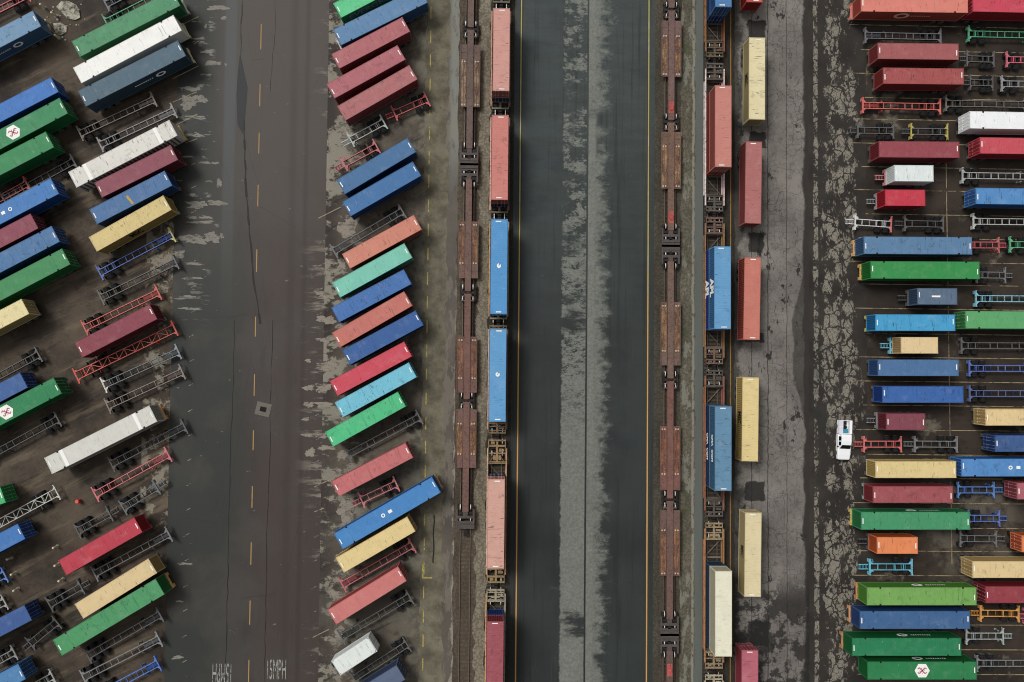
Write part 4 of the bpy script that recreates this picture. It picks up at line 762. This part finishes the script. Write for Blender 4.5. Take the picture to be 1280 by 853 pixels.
# ---------------------------------------------------------------- chassis
def chassis_meshes(style):
    L = {'20': 7.4, '40': 12.4, '53': 16.3, '53l': 16.3}[style]; l = L / 2
    f = MB(); z0, z1 = .84, 1.16; yr = .45 if style != '53l' else .58
    xf = {'20': 2.3, '40': l - .2, '53': l - .2, '53l': l - .2}[style]; xr = -l + .15
    neck = {'20': None, '40': l - 2.6, '53': l - 2.6, '53l': None}[style]
    for s in (-1, 1):
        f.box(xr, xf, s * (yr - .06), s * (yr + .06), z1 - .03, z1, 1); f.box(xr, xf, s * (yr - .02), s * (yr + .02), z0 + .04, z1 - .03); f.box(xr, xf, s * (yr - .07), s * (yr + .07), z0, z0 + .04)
    n = int((xf - xr) / (1.05 if style != '53l' else 1.3)); st = (xf - xr) / n
    for i in range(1, n):
        x = xr + i * st
        f.box(x - .04, x + .04, -yr + .07, yr - .07, z1 - .16, z1 - .006, 1 if i % 3 or style == '53l' else 0)
        if style == '53l':
            a, b = (x, yr - .05), (x + st, -yr + .05)
            if i % 2: a, b = (x, -yr + .05), (x + st, yr - .05)
            if i < n - 1: f.bar(a, b, .09, z1 - .12, z1 - .012, 1)
    for x in (xr + .9, xr + 1.45, xr + 2.5): f.box(x - .05, x + .05, -yr + .075, yr - .075, z1 - .2, z1 - .009)
    if neck is not None:
        f.box(neck, xf - .1, -.2, .2, z1 - .10, z1 - .02)
        for i in range(4): x = neck + i * .62; f.box(x - .06, x + .06, -yr + .072, yr - .072, z1 - .12, z1 - .003)
    if style == '20':
        for s in (-1, 1): f.box(2.45, l, s * .26, s * .38, z0, z1 - .05, 1)
        for i in range(3): x = 2.7 + i * .42; f.box(x - .09, x + .09, -.22, .22, z0 + .05, z1 - .08)
        f.box(l - .25, l - .02, -.22, .22, z0, z1 - .1)
    if style == '53l':
        for s in (-1, 1):
            f.box(-l + 3.6, -l + 3.66, s * .65, s * 1.2, .6, 1.1)
    bol = MB(); a = .10
    bol.poly([(-a, -1.22), (a, -1.22), (a, 1.22), (-a, 1.22)], z1 - .14, z1 + .06)
    for s in (-1, 1):
        pts = [(a, s * .92), (a, s * yr), (a + .42, s * yr)]
        bol.poly(pts if s < 0 else pts[::-1], z1 - .10, z1 + .02)
        bol.box(-a - .02, a + .02, s * 1.1, s * 1.235, z1 + .06, z1 + .12)
        bol.box(-a - .03, -a, s * .7, s * 1.2, .55, z1 - .15)
    wh = MB(); wh.cyl((0, .5), .5, -.28, -.02, 'y', 18, 0, 1); wh.cyl((0, .5), .5, .02, .28, 'y', 18, 0, 1); wh.cyl((0, .5), .22, -.34, .34, 'y', 10, 1)
    ax = MB(); ax.cyl((0, .5), .075, -.85, .85, 'y', 8); ax.box(-.5, .5, -.45, -.36, .62, .82); ax.box(-.5, .5, .36, .45, .62, .82)
    lg = MB(); lg.box(-.07, .07, -.07, .07, .12, .95); lg.box(-.16, .16, -.13, .13, 0, .12); lg.box(-.03, .03, -.3, -.07, .7, .76)
    mf = MB(); mf.box(-.012, .012, -.3, .3, .28, .92)
    wx = {'20': (-2.9, -1.6), '40': (-5.0, -3.72), '53': (-6.1, -4.82), '53l': (-5.2, -3.9)}[style]
    return dict(L=L, frame=f.mesh('frame', [M_CHLOW, M_CHTOP]), bol=bol.mesh('bolster', [M_CHTOP]), wheel=wh.mesh('wheel', [M_TYRE, M_HUB]), axle=ax.mesh('axle', [M_BLACK]), leg=lg.mesh('landing_leg', [M_CH]), flap=mf.mesh('mudflap', [M_BLACK]),
                wx=wx, xr=xr, xf=xf, lx={'20': 1.7, '40': 2.9, '53': 4.6, '53l': 4.6}[style])
HM = {k: chassis_meshes(k) for k in ('20', '40', '53', '53l')}
def make_chassis(style, label, color, loc, h, L, ends=None, group='container chassis in the freight yard'):
    ms = HM[style]; root = thing('container_chassis', label, 'chassis', (loc[0], loc[1], 0), h, group); k = L / ms['L']; root.scale = (k, 1, 1)
    c = (*lin(color), 1); e = [c, c]
    if ends: e = [(*lin(x), 1) for x in ends.split(',')]
    obj('frame', ms['frame'], root, c)
    obj('rear_bolster', ms['bol'], root, e[0], (ms['xr'] + .06, 0, 0)); b = obj('front_bolster', ms['bol'], root, e[1], (ms['xf'] - .06, 0, 0)); b.scale = (-1, 1, 1)
    for x in ms['wx']:
        obj('axle', ms['axle'], root, None, (x, 0, 0))
        for s in (-1, 1):
            w = obj('wheel', ms['wheel'], root, None, (x, s * .93, 0)); w.scale = (1 / k, 1, 1)
    for s in (-1, 1):
        obj('landing_leg', ms['leg'], root, c, (ms['lx'], s * .72, 0)); obj('mudflap', ms['flap'], root, None, (ms['wx'][0] - .72, s * .92, 0))
    return root

for (idn, x, y, h, L, kind, col, ztop, opts, desc, chas) in CONT:
    H = NOM[kind][2]; zb = ztop - H
    make_container(kind, desc, col, (x, y, zb), R(h), L, opts)
    hx, hy = math.cos(R(h)), math.sin(R(h))
    cc, fc = chas if chas else (random.choice(['26282c', '2c2c30', '34383c', '3a342f']), None)
    if kind in ('20', '20c'): make_chassis('20', 'short chassis beneath the ' + desc, cc, (x + hx * .72, y + hy * .72), R(h), 7.5, None if not chas else cc + ',' + cc)
    else:
        st = '53' if kind == '53' else '40'; ex = .42 if (chas and kind == '53') else .1
        make_chassis(st, 'chassis beneath the ' + desc, cc, (x + hx * ex / 2, y + hy * ex / 2), R(h), L + ex, (cc + ',' + fc) if fc else None)
for (idn, x, y, h, L, style, col, ends, desc) in CHAS:
    make_chassis(style, desc, col, (x, y), R(h), L, ends, 'empty container chassis')

# ---------------------------------------------------------------- trains
def rust_paint():
    t = NT('railcar_paint'); oi = t.n('ShaderNodeObjectInfo'); n = t.noise(0.7, 6, 0.7); g = t.noise(3, 5, 0.75, seed=3)
    c = t.scale_col(oi.outputs['Color'], t.math('MULTIPLY_ADD', n, 1.1, 0.62)); c = t.mix(c, (0.16, 0.085, 0.05), t.mul(t.ss(t.noise(1.4, 6, .75, sx=1.5, sy=.6, seed=9), .52, .68), .55)); c = t.mix(c, (0.05, 0.03, 0.022), t.mul(t.ss(g, 0.50, 0.64), 0.65)); return t.done(c, 0.7)
M_RC = rust_paint(); M_PAD = simple('scuffed_pad', 'b8b0a4', .7, var=.4, sc=8)
t = NT('worn_runway'); n = t.noise(0.9, 7, 0.8, sx=1.4, sy=.5); g = t.noise(4.5, 6, 0.8, seed=2); oi = t.n('ShaderNodeObjectInfo')
c = t.mix(oi.outputs['Color'], (0.085, 0.042, 0.030), t.ss(n, 0.36, 0.60)); c = t.mix(c, t.scale_col('c8ae94', 0.9), t.mul(t.ss(g, 0.55, 0.66), 0.6)); c = t.mix(c, (0.035, 0.022, 0.018), t.mul(t.ss(t.noise(5, 5, .8, seed=5), 0.52, 0.64), 0.75))
M_RUN = t.done(c, 0.85)
wset = MB(); wset.cyl((0, .62), .08, -.75, .75, 'x', 8, 0)
# (axle lies along x, wheels roll along y)
for s in (-1, 1): wset.cyl((0, .62), .42, s * .70, s * .84, 'x', 20, 1, 0); wset.cyl((0, .62), .46, s * .68, s * .70, 'x', 20, 0)
WSET = wset.mesh('wheelset', [M_BLACK, M_TREAD])
tf = MB()
for s in (-1, 1):
    tf.box(s * 1.0, s * 1.16, -1.25, 1.25, .55, .80); tf.box(s * .98, s * 1.18, -.35, .35, .40, .86)
    for e in (-1, 1): tf.box(s * .98, s * 1.2, e * .89 - .17, e * .89 + .17, .42, .88)
tf.box(-1.0, 1.0, -.2, .2, .60, .86); tf.cyl((0, 0), .32, .86, .98, 'z', 16)
TRUCKF = tf.mesh('truck_frame', [M_RC])
arc = MB()
for i in range(9):
    a, b = R(200 + i * 15.5), R(200 + (i + 1) * 15.5)
    arc.poly([(.42 * math.cos(a), .42 * math.sin(a)), (.62 * math.cos(a), .62 * math.sin(a)), (.62 * math.cos(b), .62 * math.sin(b)), (.42 * math.cos(b), .42 * math.sin(b))], .98, 1.1)
arc.bar((-.5, -.3), (-.95, -1.15), .14, .94, 1.02); arc.bar((.5, -.3), (.95, -1.15), .14, .94, 1.02); arc.box(-1.0, 1.0, -1.3, -1.12, .9, 1.0)
ARC = arc.mesh('joint_yoke', [M_RC])
cp = MB(); cp.box(-.16, .16, -.6, .6, .72, .95); cp.poly([(-.24, .4), (.24, .4), (.30, .72), (.05, .85), (-.24, .75)], .68, 1.0); COUP = cp.mesh('coupler', [M_BLACK])
def truck(root, y, col, dark='1e1b1a', yoke=False):
    tr = obj('truck', TRUCKF, root, (*lin(dark), 1), (0, y, 0))
    for e in (-1, 1): obj('wheelset', WSET, tr, None, (0, e * .89, 0))
    if yoke: obj('joint_yoke', ARC, tr, (*lin('5a5450'), 1))
    return tr

def spine_car(x, y0, y1, label, deck=None, run=None, endtop=None, endbot=None, sill='64534c', runc='98784f', redbit=None, group='empty spine cars', joint_top=False):
    """y0 > y1: top and bottom truck centres; endtop/endbot True = a coupler platform, else shared joint"""
    cy = (y0 + y1) / 2; root = thing('spine_car', label, 'rail car', (x, cy, 0), 0, group)
    c = (*lin(sill), 1); a, b = y1 - cy, y0 - cy
    m = MB(); m.box(-.42, .42, a + .2, b - .2, .45, 1.08); m.box(-.46, .46, a + .25, b - .25, 1.08, 1.12)
    obj('centre_sill', m.mesh('centre_sill', [M_RC]), root, c)
    r = MB()
    for s in (-1, 1): r.box(s * .78, s * .84, a + .8, b - .8, .52, .60)
    k = int((b - a) / 2.2)
    for i in range(1, k): r.box(-.84, .84, a + i * (b - a) / k - .05, a + i * (b - a) / k + .05, .44, .52)
    obj('side_rod', r.mesh('side_rod', [M_RC]), root, (*lin('4a403a'), 1))
    if redbit:
        q = MB(); q.box(-.40, .40, redbit - cy - .9, redbit - cy + .9, 1.121, 1.16); q.box(-.28, .28, redbit - cy - .4, redbit - cy + .3, 1.16, 1.30); obj('trailer_hitch', q.mesh('trailer_hitch', [M_RC]), root, (*lin('a8504c'), 1))
    if deck:
        d1, d0 = deck[0] - cy, deck[1] - cy
        for s in (-1, 1):
            m = MB(); m.box(s * .53, s * 1.5, d0, d1, .86, 1.0); m.box(s * 1.42, s * 1.52, d0, d1, 1.0, 1.09); m.box(s * .50, s * .56, d0, d1, 1.0, 1.05)
            for i in range(1, 8): y = d0 + i * (d1 - d0) / 8; m.box(s * .58, s * 1.42, y - .03, y + .03, 1.0, 1.04)
            for i in range(5): y = d0 + (i + .5) * (d1 - d0) / 5; m.box(s * .42, s * 1.45, y - .08, y + .08, .55, .86)
            d = obj('deck', m.mesh('deck', [M_RC]), root, c)
            m = MB(); m.box(s * .62, s * .96, run[1] - cy, run[0] - cy, 1.001, 1.03); m.box(s * 1.04, s * 1.38, run[1] - cy, run[0] - cy, 1.001, 1.03); ry = [run[1] - cy + .25, run[0] - cy - .35]
            obj('runway', m.mesh('runway', [M_RUN]), d, (*lin(runc), 1))
            m = MB()
            for y in ry: m.box(s * .72, s * .92, y - .12, y + .12, 1.03, 1.07); m.box(s * 1.08, s * 1.3, y - .1, y + .1, 1.03, 1.07)
            obj('wear_pad', m.mesh('wear_pad', [M_PAD]), d)
    truck(root, b, c, yoke=not endtop)
    if endbot: truck(root, a, c, yoke=False)
    for flag, y, s in ((endtop, b, 1), (endbot, a, -1)):
        if not flag: continue
        m = MB()
        for xx in (-1.25, 1.25): m.box(xx - .12, xx + .12, y - s * .6, y + s * 2.3, .9, 1.04)
        m.box(-1.13, 1.13, y + s * 1.15, y + s * 2.3, .88, 1.0); m.box(-1.13, 1.13, y + s * .35, y + s * .75, .9, 1.05); m.box(-.35, .35, y - s * .6, y + s * .35, .9, 1.06); m.box(-1.35, 1.35, y + s * 1.5, y + s * 1.6, 1.0, 1.1)
        obj('end_platform', m.mesh('end_platform', [M_RC]), root, (*lin('4b4644'), 1)); cpl = obj('coupler', COUP, root, None, (0, y + s * 2.6, 0)); cpl.scale = (1, s, 1)
    return root
XA = -4.13; XB = 26.53
spine_car(XA - .0, 68.0, 51.01, 'brown spine car cut by the top edge, left track', None, None)
spine_car(XA, 51.01, 32.39, 'dark brown spine car with pale runways, top of left empty train', (48.55, 39.0), (46.3, 39.1), False, True, '5f504b', '9a8468')
spine_car(XA, 28.13, 10.81, 'rusty spine car with orange runways, second on left empty train', (21.57, 12.98), (21.4, 15.0), True, False, '68524a', '96704e')
spine_car(XA, 10.81, -5.41, 'red-brown spine car with coppery runways, third on left empty train', (4.18, -4.21), (4.0, -2.3), False, False, '6c5048', '98694f')
spine_car(XA, -5.41, -22.19, 'long rusty spine car at the lower end, left empty train', (-6.72, -15.42), (-8.5, -13.6), False, True, '6a5048', 'a07848')
spine_car(XB, 71.5, 54.58, 'spine car mostly beyond the top edge, right empty train', None, None, False, False)
spine_car(XB, 54.58, 37.29, 'tan-decked spine car topmost on the right empty train', (52.84, 44.18), (50.8, 44.3), False, False, '6a5450', 'a8845c', 39.4)
spine_car(XB, 37.29, 20.39, 'spine car with scaly tan decks, second on right empty train', (35.69, 26.99), (33.8, 27.1), False, True, '6a5448', 'a88460', 22.6)
spine_car(XB, 16.13, -2.03, 'spine car with bright worn decks, middle of right empty train', (9.7, .14), (9.5, 2.1), True, False, '68544c', 'a07c54')
spine_car(XB, -2.03, -20.01, 'red-brown spine car with small tan patches, right empty train', (-9.0, -18.58), (-9.1, -16.4), False, False, '704f48', '9c6448')
spine_car(XB, -20.01, -37.95, 'spine car with copper orange decks, lower right empty train', (-21.56, -31.32), (-24.2, -31.2), False, True, '644e48', '9c6c48')
spine_car(XB, -42.2, -59.5, 'spine car at the bottom edge with red hitch, right train', None, None, True, False, '5c4a44', 'b87a4c', -45.2)

def well_car(x, y0, y1, label, wall, plat, wall2=None, pl=2.6, group='well cars', floor='5a564e'):
    cy = (y0 + y1) / 2; root = thing('well_car', label, 'rail car', (x, cy, 0), 0, group); b = (y0 - y1) / 2 - .45; a = -b
    wc, w2, pc = (*lin(wall), 1), (*lin(wall2 or wall), 1), (*lin(plat), 1); ia, ib = a + pl, b - pl
    for s, col in ((-1, wc), (1, w2)):
        m = MB(); m.box(s * 1.33, s * 1.5, a + pl * .35, b - pl * .35, 1.12, 1.30); m.box(s * 1.36, s * 1.42, ia, ib, .38, 1.12); m.box(s * 1.24, s * 1.48, ia, ib, .30, .42)
        for i in range(11): y = ia + (i + .5) * (ib - ia) / 11; m.box(s * 1.42, s * 1.49, y - .05, y + .05, .42, 1.12)
        obj('side_sill', m.mesh('side_sill', [M_RC]), root, col)
    m = MB(); n = max(2, int((ib - ia) / 2.6)); st = (ib - ia) / n
    for i in range(n + 1): y = ia + i * st; m.box(-1.24, 1.24, y - .12, y + .12, .32, .42)
    for i in range(n):
        y = ia + i * st; m.bar((-1.15 if i % 2 else 1.15, y + .14), (1.15 if i % 2 else -1.15, y + st - .14), .12, .30, .38)
    obj('well_floor', m.mesh('well_floor', [M_RC]), root, (*lin(floor), 1))
    for s, e, i in ((1, b, ib), (-1, a, ia)):
        m = MB(); d = abs(e - i)
        m.box(-1.3, 1.3, i + s * .02, i + s * .14, .5, 1.26); m.box(-1.3, 1.3, e - s * .24, e, 1.04, 1.28); m.box(-.16, .16, i + s * .14, e - s * .24, 1.0, 1.14)
        for xx in (-1, 1): m.box(xx * 1.2, xx * 1.3, i + s * .14, e - s * .24, 1.06, 1.18)
        if d > 1.5:
            m.box(-1.2, 1.2, i + s * .2, i + s * .36, 1.1, 1.22); m.box(-1.2, 1.2, i + s * d * .40, i + s * d * .46, 1.08, 1.2); m.box(-1.2, 1.2, i + s * d * .70, i + s * d * .78, 1.08, 1.21)
            m.box(-.62, .62, i + s * .5, i + s * d * .34, .9, 1.02); m.box(.3, .85, i + s * d * .5, i + s * d * .62, .98, 1.1); m.box(-.9, -.35, i + s * d * .8, e - s * .3, 1.0, 1.1)
            m.cyl((.88, i + s * d * .56), .2, 1.17, 1.23, 'z', 12); m.box(-1.36, -1.31, i + s * .2, e, 1.5, 1.54); m.box(-1.36, -1.31, e - s * .08, e, 1.16, 1.5)
            m.bar((-1.1, i + s * .2), (-.3, i + s * d * .4), .07, .8, .9); m.bar((1.1, i + s * .2), (.3, i + s * d * .4), .07, .8, .9)
        obj('end_platform', m.mesh('end_platform', [M_RC]), root, pc); truck(root, e - s * (1.2 if d > 1.5 else .7), pc)
        cpl = obj('coupler', COUP, root, None, (0, e + s * .1, 0)); cpl.scale = (1, s, 1)
    return root
XW = .50; XV = 33.15
well_car(XW, 72.0, 54.54, 'well car mostly beyond the top edge, left loaded train', '4a4640', '5c584c', pl=1.2)
well_car(XW, 54.54, 38.23, 'well car under the topmost salmon container, left loaded train', 'b88a74', '6c6a58', '6a5248', 1.2)
well_car(XW, 38.23, 22.42, 'well car under the coral container, left loaded train', 'd0a494', '6a5f4c', '6a5248', 1.2)
well_car(XW, 22.42, 6.38, 'tan-edged well car under the upper blue container, left train', 'bd8f5c', '77705f', '8a8478', 1.2)
well_car(XW, 6.38, -10.72, 'pink-edged well car under the lower blue container, left train', 'c09a88', '6f604c', '5c5048', 1.8)
well_car(XW, -10.72, -32.85, 'long tan well car under the pale pink container', 'c2a088', '8a7454', 'b08468', 3.6)
well_car(XW, -32.85, -56.0, 'tan well car under the dark rose container, bottom edge', 'c09468', '948c78', '938c80', 1.9)
well_car(XV, 70.36, 46.77, 'orange-walled well car at the top edge, right loaded train', '86603c', '5a5040', '84543a')
well_car(XV, 46.77, 23.10, 'white-walled well car under the salmon container', 'cfc4bc', '54504a', 'd0b8b4')
well_car(XV, 23.10, -.04, 'brown well car under the bright blue lettered containers', '86664a', '66544a', '8a6c4a')
well_car(XV, -.04, -22.9, 'rusty red well car under the grey-blue lettered containers', '8a5a42', '514c46', '86544a', floor='6c675c')
well_car(XV, -22.9, -45.38, 'orange-edged well car under the cream white reefer container', 'a4724e', '8e7c60', '94704e', floor='6c675c')
well_car(XV, -45.38, -68, 'pale tan well car at the bottom edge, right loaded train', 'a89c84', 'a39b82', 'a89c84')
for (idn, x, y, L, kind, col, lowc, desc, lowdesc, opts) in RAILBOX:
    flip = -90 if idn in ('t5',) else 90
    s = -1 if flip < 0 else 1
    make_container('40', lowdesc, lowc, (x, y, .45), R(flip), L if L < 13 else 12.2, opts if opts.startswith('text') else '', group='containers stacked on the well cars', low=True)
    make_container('40', desc, col, (x, y, 3.06), R(flip), L, opts, group='containers stacked on the well cars')

# ---------------------------------------------------------------- pickup truck
def pickup():
    body = simple('pickup_white_paint', 'f4f5f7', 0.35, var=.04); glass = simple('dark_glass', '16191c', 0.15, var=.1)
    g = thing('pickup_truck', 'white crew-cab pickup with loaded bed parked on broken pavement', 'pickup', (53.0, -10.85, 0), R(-2))
    # front is -y
    L, w = 5.9, 1.0
    m = MB()
    def loft(sec):
        n0 = len(m.v); k = len(sec[0][1])
        for y, ring in sec: m.v.extend([(x, y, z) for x, z in ring])
        for i in range(len(sec) - 1):
            for j in range(k):
                a = n0 + i * k + j; b2 = n0 + i * k + (j + 1) % k; m.f.append((a, b2, b2 + k, a + k)); m.mi.append(0)
        m.f.append(tuple(range(n0, n0 + k))[::-1]); m.f.append(tuple(n0 + (len(sec) - 1) * k + j for j in range(k))); m.mi += [0, 0]
    def ring(hw, zb, zt, r=.12): return [(-hw, zb), (hw, zb), (hw, zt - r), (hw - r, zt), (-hw + r, zt), (-hw, zt - r)]
    loft([(-3.02, ring(.78, .48, .92)), (-2.9, ring(.92, .42, 1.02)), (-2.2, ring(.99, .40, 1.12)), (-1.35, ring(1.0, .40, 1.17)), (-1.2, ring(1.0, .40, 1.18)), (.85, ring(1.0, .40, 1.18))])
    obj('body', m.mesh('body', [body]), g)
    m = MB(); loft([(-1.35, ring(.90, 1.10, 1.20, .03)), (-.72, ring(.76, 1.10, 1.80, .10)), (-.2, ring(.78, 1.10, 1.87, .10)), (.55, ring(.77, 1.10, 1.86, .10)), (.85, ring(.80, 1.10, 1.70, .08))])
    cab = obj('cab_roof', m.mesh('cab_roof', [body]), g)
    m = MB(); m.quad((-.80, -1.33, 1.22), (.80, -1.33, 1.22), (.66, -.745, 1.80), (-.66, -.745, 1.80)); obj('windshield', m.mesh('windshield', [glass]), cab)
    for s in (-1, 1):
        for y0, y1 in ((-.85, -.25), (-.15, .55)):
            m = MB(); q = [(s * .955, y0, 1.2), (s * .955, y1, 1.2), (s * .80, y1 - .05, 1.74), (s * .80, y0 + .12, 1.74)]; m.quad(*(q if s > 0 else q[::-1])); obj('side_window', m.mesh('side_window', [glass]), cab)
        m = MB(); m.box(s * 1.0, s * 1.2, -1.1, -.92, 1.15, 1.35); obj('mirror', m.mesh('mirror', [M_BLACK]), g)
    m = MB()
    m.box(-1.0, -.42, .9, 2.95, .5, 1.42); m.box(.62, 1.0, .9, 2.95, .5, 1.30)
    m.box(-.42, .62, .9, 2.95, .5, .62); m.box(-.42, .62, 2.88, 2.95, .62, 1.15); m.box(-.42, .62, .9, .98, .62, 1.3)
    bed = obj('bed', m.mesh('bed', [body]), g)
    m = MB(); m.box(-.98, -.44, 1.0, 2.0, 1.421, 1.46); m.box(-.98, -.44, 2.05, 2.9, 1.421, 1.46); obj('toolbox_lid', m.mesh('toolbox_lid', [simple('lilac_white_lid', 'd9d7e6', .45, var=.05)]), bed)
    obj('tail_light', MB().box(-.98, -.8, 2.951, 2.97, .8, 1.1).mesh('tail_light', [simple('tail_light_red', '9a1f1c', .3)]), bed)
    obj('tail_light', MB().box(.8, .98, 2.951, 2.97, .8, 1.1).mesh('tail_light', [simple('tail_light_red', '9a1f1c', .3)]), bed)
    for y in (-2.05, 1.95):
        for s in (-1, 1):
            m = MB(); m.cyl((y, .38), .38, s * .74, s * 1.02, 'x', 18, 0, 1); o = obj('wheel', None, None) if False else None
            mm = MB(); mm.cyl((0, .38), .38, -.14, .14, 'x', 18, 0, 1)
            obj('wheel', mm.mesh('wheel', [M_TYRE, M_HUB]), g, None, (s * .90, y, 0))
    tag(obj('tool_crate', MB().box(-.40, .42, 1.0, 1.62, .0, .55).box(-.36, .38, 1.04, 1.58, .55, .58).mesh('tool_crate', [simple('teal_plastic', '3a8fa8', .5)]), None, None, (53.02, -10.85, .63)), 'teal plastic crate in the bed of the white pickup', 'crate')
    m = MB(); m.cyl((0, 0), .3, 0, .45, 'z', 14).box(-.28, .30, .35, .75, 0, .30).box(-.2, .25, .8, .95, 0, .4); tag(obj('equipment_pile', m.mesh('equipment_pile', [M_BLACK]), None, None, (53.07, -8.95, .63)), 'black machine parts in the bed of the white pickup', 'equipment')
pickup()

# ---------------------------------------------------------------- small yard furniture
bol = MB(); bol.cyl((0, 0), .17, 0, 1.25, 'z', 12); bol.cyl((0, 0), .17, 1.25, 1.33, 'z', 12, 0, None, .09); BOL = bol.mesh('post', [M_CONC])
bf = MB(); bf.cyl((0, 0), .3, 0, .07, 'z', 12); BF = bf.mesh('footing', [simple('footing_concrete', '7c786c', .9)])
BL = [((-64.58, -27.52), 'upper bollard of three beside the bright red container'), ((-71.21, -29.2), 'uppermost bollard by the blue chassis end, left edge'), ((-70.56, -31.43), 'bollard touching the blue chassis end, left edge'),
      ((-64.27, -30.12), 'middle bollard at the end of the bright red container'), ((-63.63, -32.35), 'lowest bollard below the end of the bright red container'), ((-70.14, -33.78), 'bollard above the dark blue container, lower left'),
      ((-68.66, 53.42), 'bollard nearest the top edge left of concrete rubble'), ((-66.96, 52.2), 'bollard touching the pale concrete rubble'), ((-67.87, 50.98), 'bollard beside brown boards near concrete rubble'), ((-66.38, 48.8), 'bollard at the corner of the pale blue container')]
for (x, y), lab in BL:
    t0 = thing('bollard', lab, 'bollard', (x, y, 0), 0, 'guard bollards'); obj('post', BOL, t0); obj('footing', BF, t0)
# pale broken concrete base
def slab(name, pts, z, mat, label, cat, loc):
    m = MB(); k = len(pts); cx = sum(p[0] for p in pts) / k; cyy = sum(p[1] for p in pts) / k
    rings = [(1.0, 0.0), (.97, z * .8), (.80, z), (.55, z * .9), (.42, z * .35), (.2, z * .25)]
    for f, zz in rings: m.v += [(cx + (x - cx) * f + random.uniform(-.14, .14), cyy + (y - cyy) * f + random.uniform(-.14, .14), zz + random.uniform(-.06, .06) * (zz > 0)) for x, y in pts]
    for r in range(len(rings) - 1):
        for i in range(k): j = (i + 1) % k; m.f.append((r * k + i, r * k + j, (r + 1) * k + j, (r + 1) * k + i)); m.mi.append(0)
    m.f.append(tuple((len(rings) - 1) * k + i for i in range(k))); m.mi.append(0)
    tag(obj(name, m.mesh(name, [mat]), None, None, loc), label, cat)
t = NT('rubble_concrete'); n = t.noise(1.2, 7, .75); c = t.mix('4c4a42', 'b2ae9e', t.ss(n, .36, .60)); rub = t.done(c, .9, n, .6, .1)
slab('concrete_rubble', [(-1.9, 1.0), (-1.0, .2), (-.2, -.7), (.9, -1.0), (1.7, -.6), (1.5, .6), (1.0, 1.5), (0, 1.9), (-1.1, 1.8)][::1], .22, rub, 'pale broken concrete slab, larger piece, top left', 'rubble', (-65.0, 52.6, 0))
slab('concrete_rubble', [(-1.2, .7), (-.9, -.7), (0, -1.1), (.9, -.6), (.7, .2), (-.2, .9)], .18, rub, 'smaller pale concrete chunk below the larger slab', 'rubble', (-66.0, 50.3, 0))
wood = simple('weathered_board', '8a7258', .9, var=.4)
for i, (x, y, a, l, lab) in enumerate([(-67.2, 50.3, -52, 1.6, 'weathered brown board nearest the concrete chunk'), (-66.7, 49.6, -60, 1.3, 'short broken board leaning by the corner bollard'), (-67.5, 49.9, -35, 1.1, 'small splintered board beside the pale blue container')]):
    m = MB(); m.box(-l / 2, l / 2, -.1, .1, 0, .05); m.box(-l / 2 + .2, l / 2 - .25, -.06, .09, .052, .09); tag(obj('wooden_board', m.mesh('wooden_board', [wood]), None, None, (x, y, .0), R(a)), lab, 'board')
dm = MB(); dm.cyl((0, 0), .29, 0, .86, 'z', 18); dm.cyl((0, 0), .31, .28, .31, 'z', 18); dm.cyl((0, 0), .31, .56, .59, 'z', 18)
d = thing('steel_drum', 'red steel drum with white patches beside the pinkish chassis', 'drum', (-61.5, -20.8, 0)); obj('drum_body', dm.mesh('drum_body', [simple('drum_red', 'c83a34', .5)]), d)
lid = MB(); lid.cyl((0, 0), .25, .86, .88, 'z', 18); lid.cyl((.12, .05), .06, .88, .91, 'z', 10); obj('lid', lid.mesh('lid', [simple('drum_lid_red', 'd8605a', .5)]), d)
# drain with its concrete collar
dr = thing('storm_drain', 'square concrete drain with dark grate in the road', 'drain', (-34.65, -7.0, 0), R(-13))
t = NT('drain_concrete'); n = t.noise(2, 6, .7); t1 = t.mix('57534b', '7c776c', n); dm = t.done(t1, .85)
m = MB(); m.box(-1.1, 1.1, -.98, -.36, -.01, .03); m.box(-1.1, 1.1, .36, .98, -.01, .03); m.box(-1.1, -.48, -.36, .36, -.01, .03); m.box(.48, 1.1, -.36, .36, -.01, .03); obj('collar', m.mesh('collar', [dm]), dr)
m = MB(); m.box(-.48, .48, -.36, .36, -.01, .012, 1)
for i in range(7): x = -.42 + i * .14; m.box(x - .03, x + .03, -.36, .36, .012, .028)
obj('grate', m.mesh('grate', [M_BLACK, M_DARK]), dr)
# a loose black hose on the concrete
cu = MB(); pts = [(-8.9 + .06 * math.sin(i * .9), -22.6 - i * .55) for i in range(14)]
for p, q in zip(pts, pts[1:]): cu.bar(p, q, .13, .01, .11)
tag(obj('rubber_hose', cu.mesh('rubber_hose', [M_BLACK]), None, None), 'loose black hose below the end of the long badged blue container', 'hose')

for i in range(26):
    x, y = random.uniform(-68.5, -62.5), random.uniform(47.5, 54.3)
    s = random.uniform(.08, .22); m = MB(); m.poly([(s * math.cos(R(a0)) * random.uniform(.7, 1.2), s * math.sin(R(a0)) * random.uniform(.7, 1.2)) for a0 in (0, 70, 130, 200, 270, 320)], 0, s * .7)
    tag(obj('stone', m.mesh('stone', [rub]), None, None, (x, y, 0)), 'small pale stone scattered around the concrete rubble', 'stone', 'loose stones around the rubble')
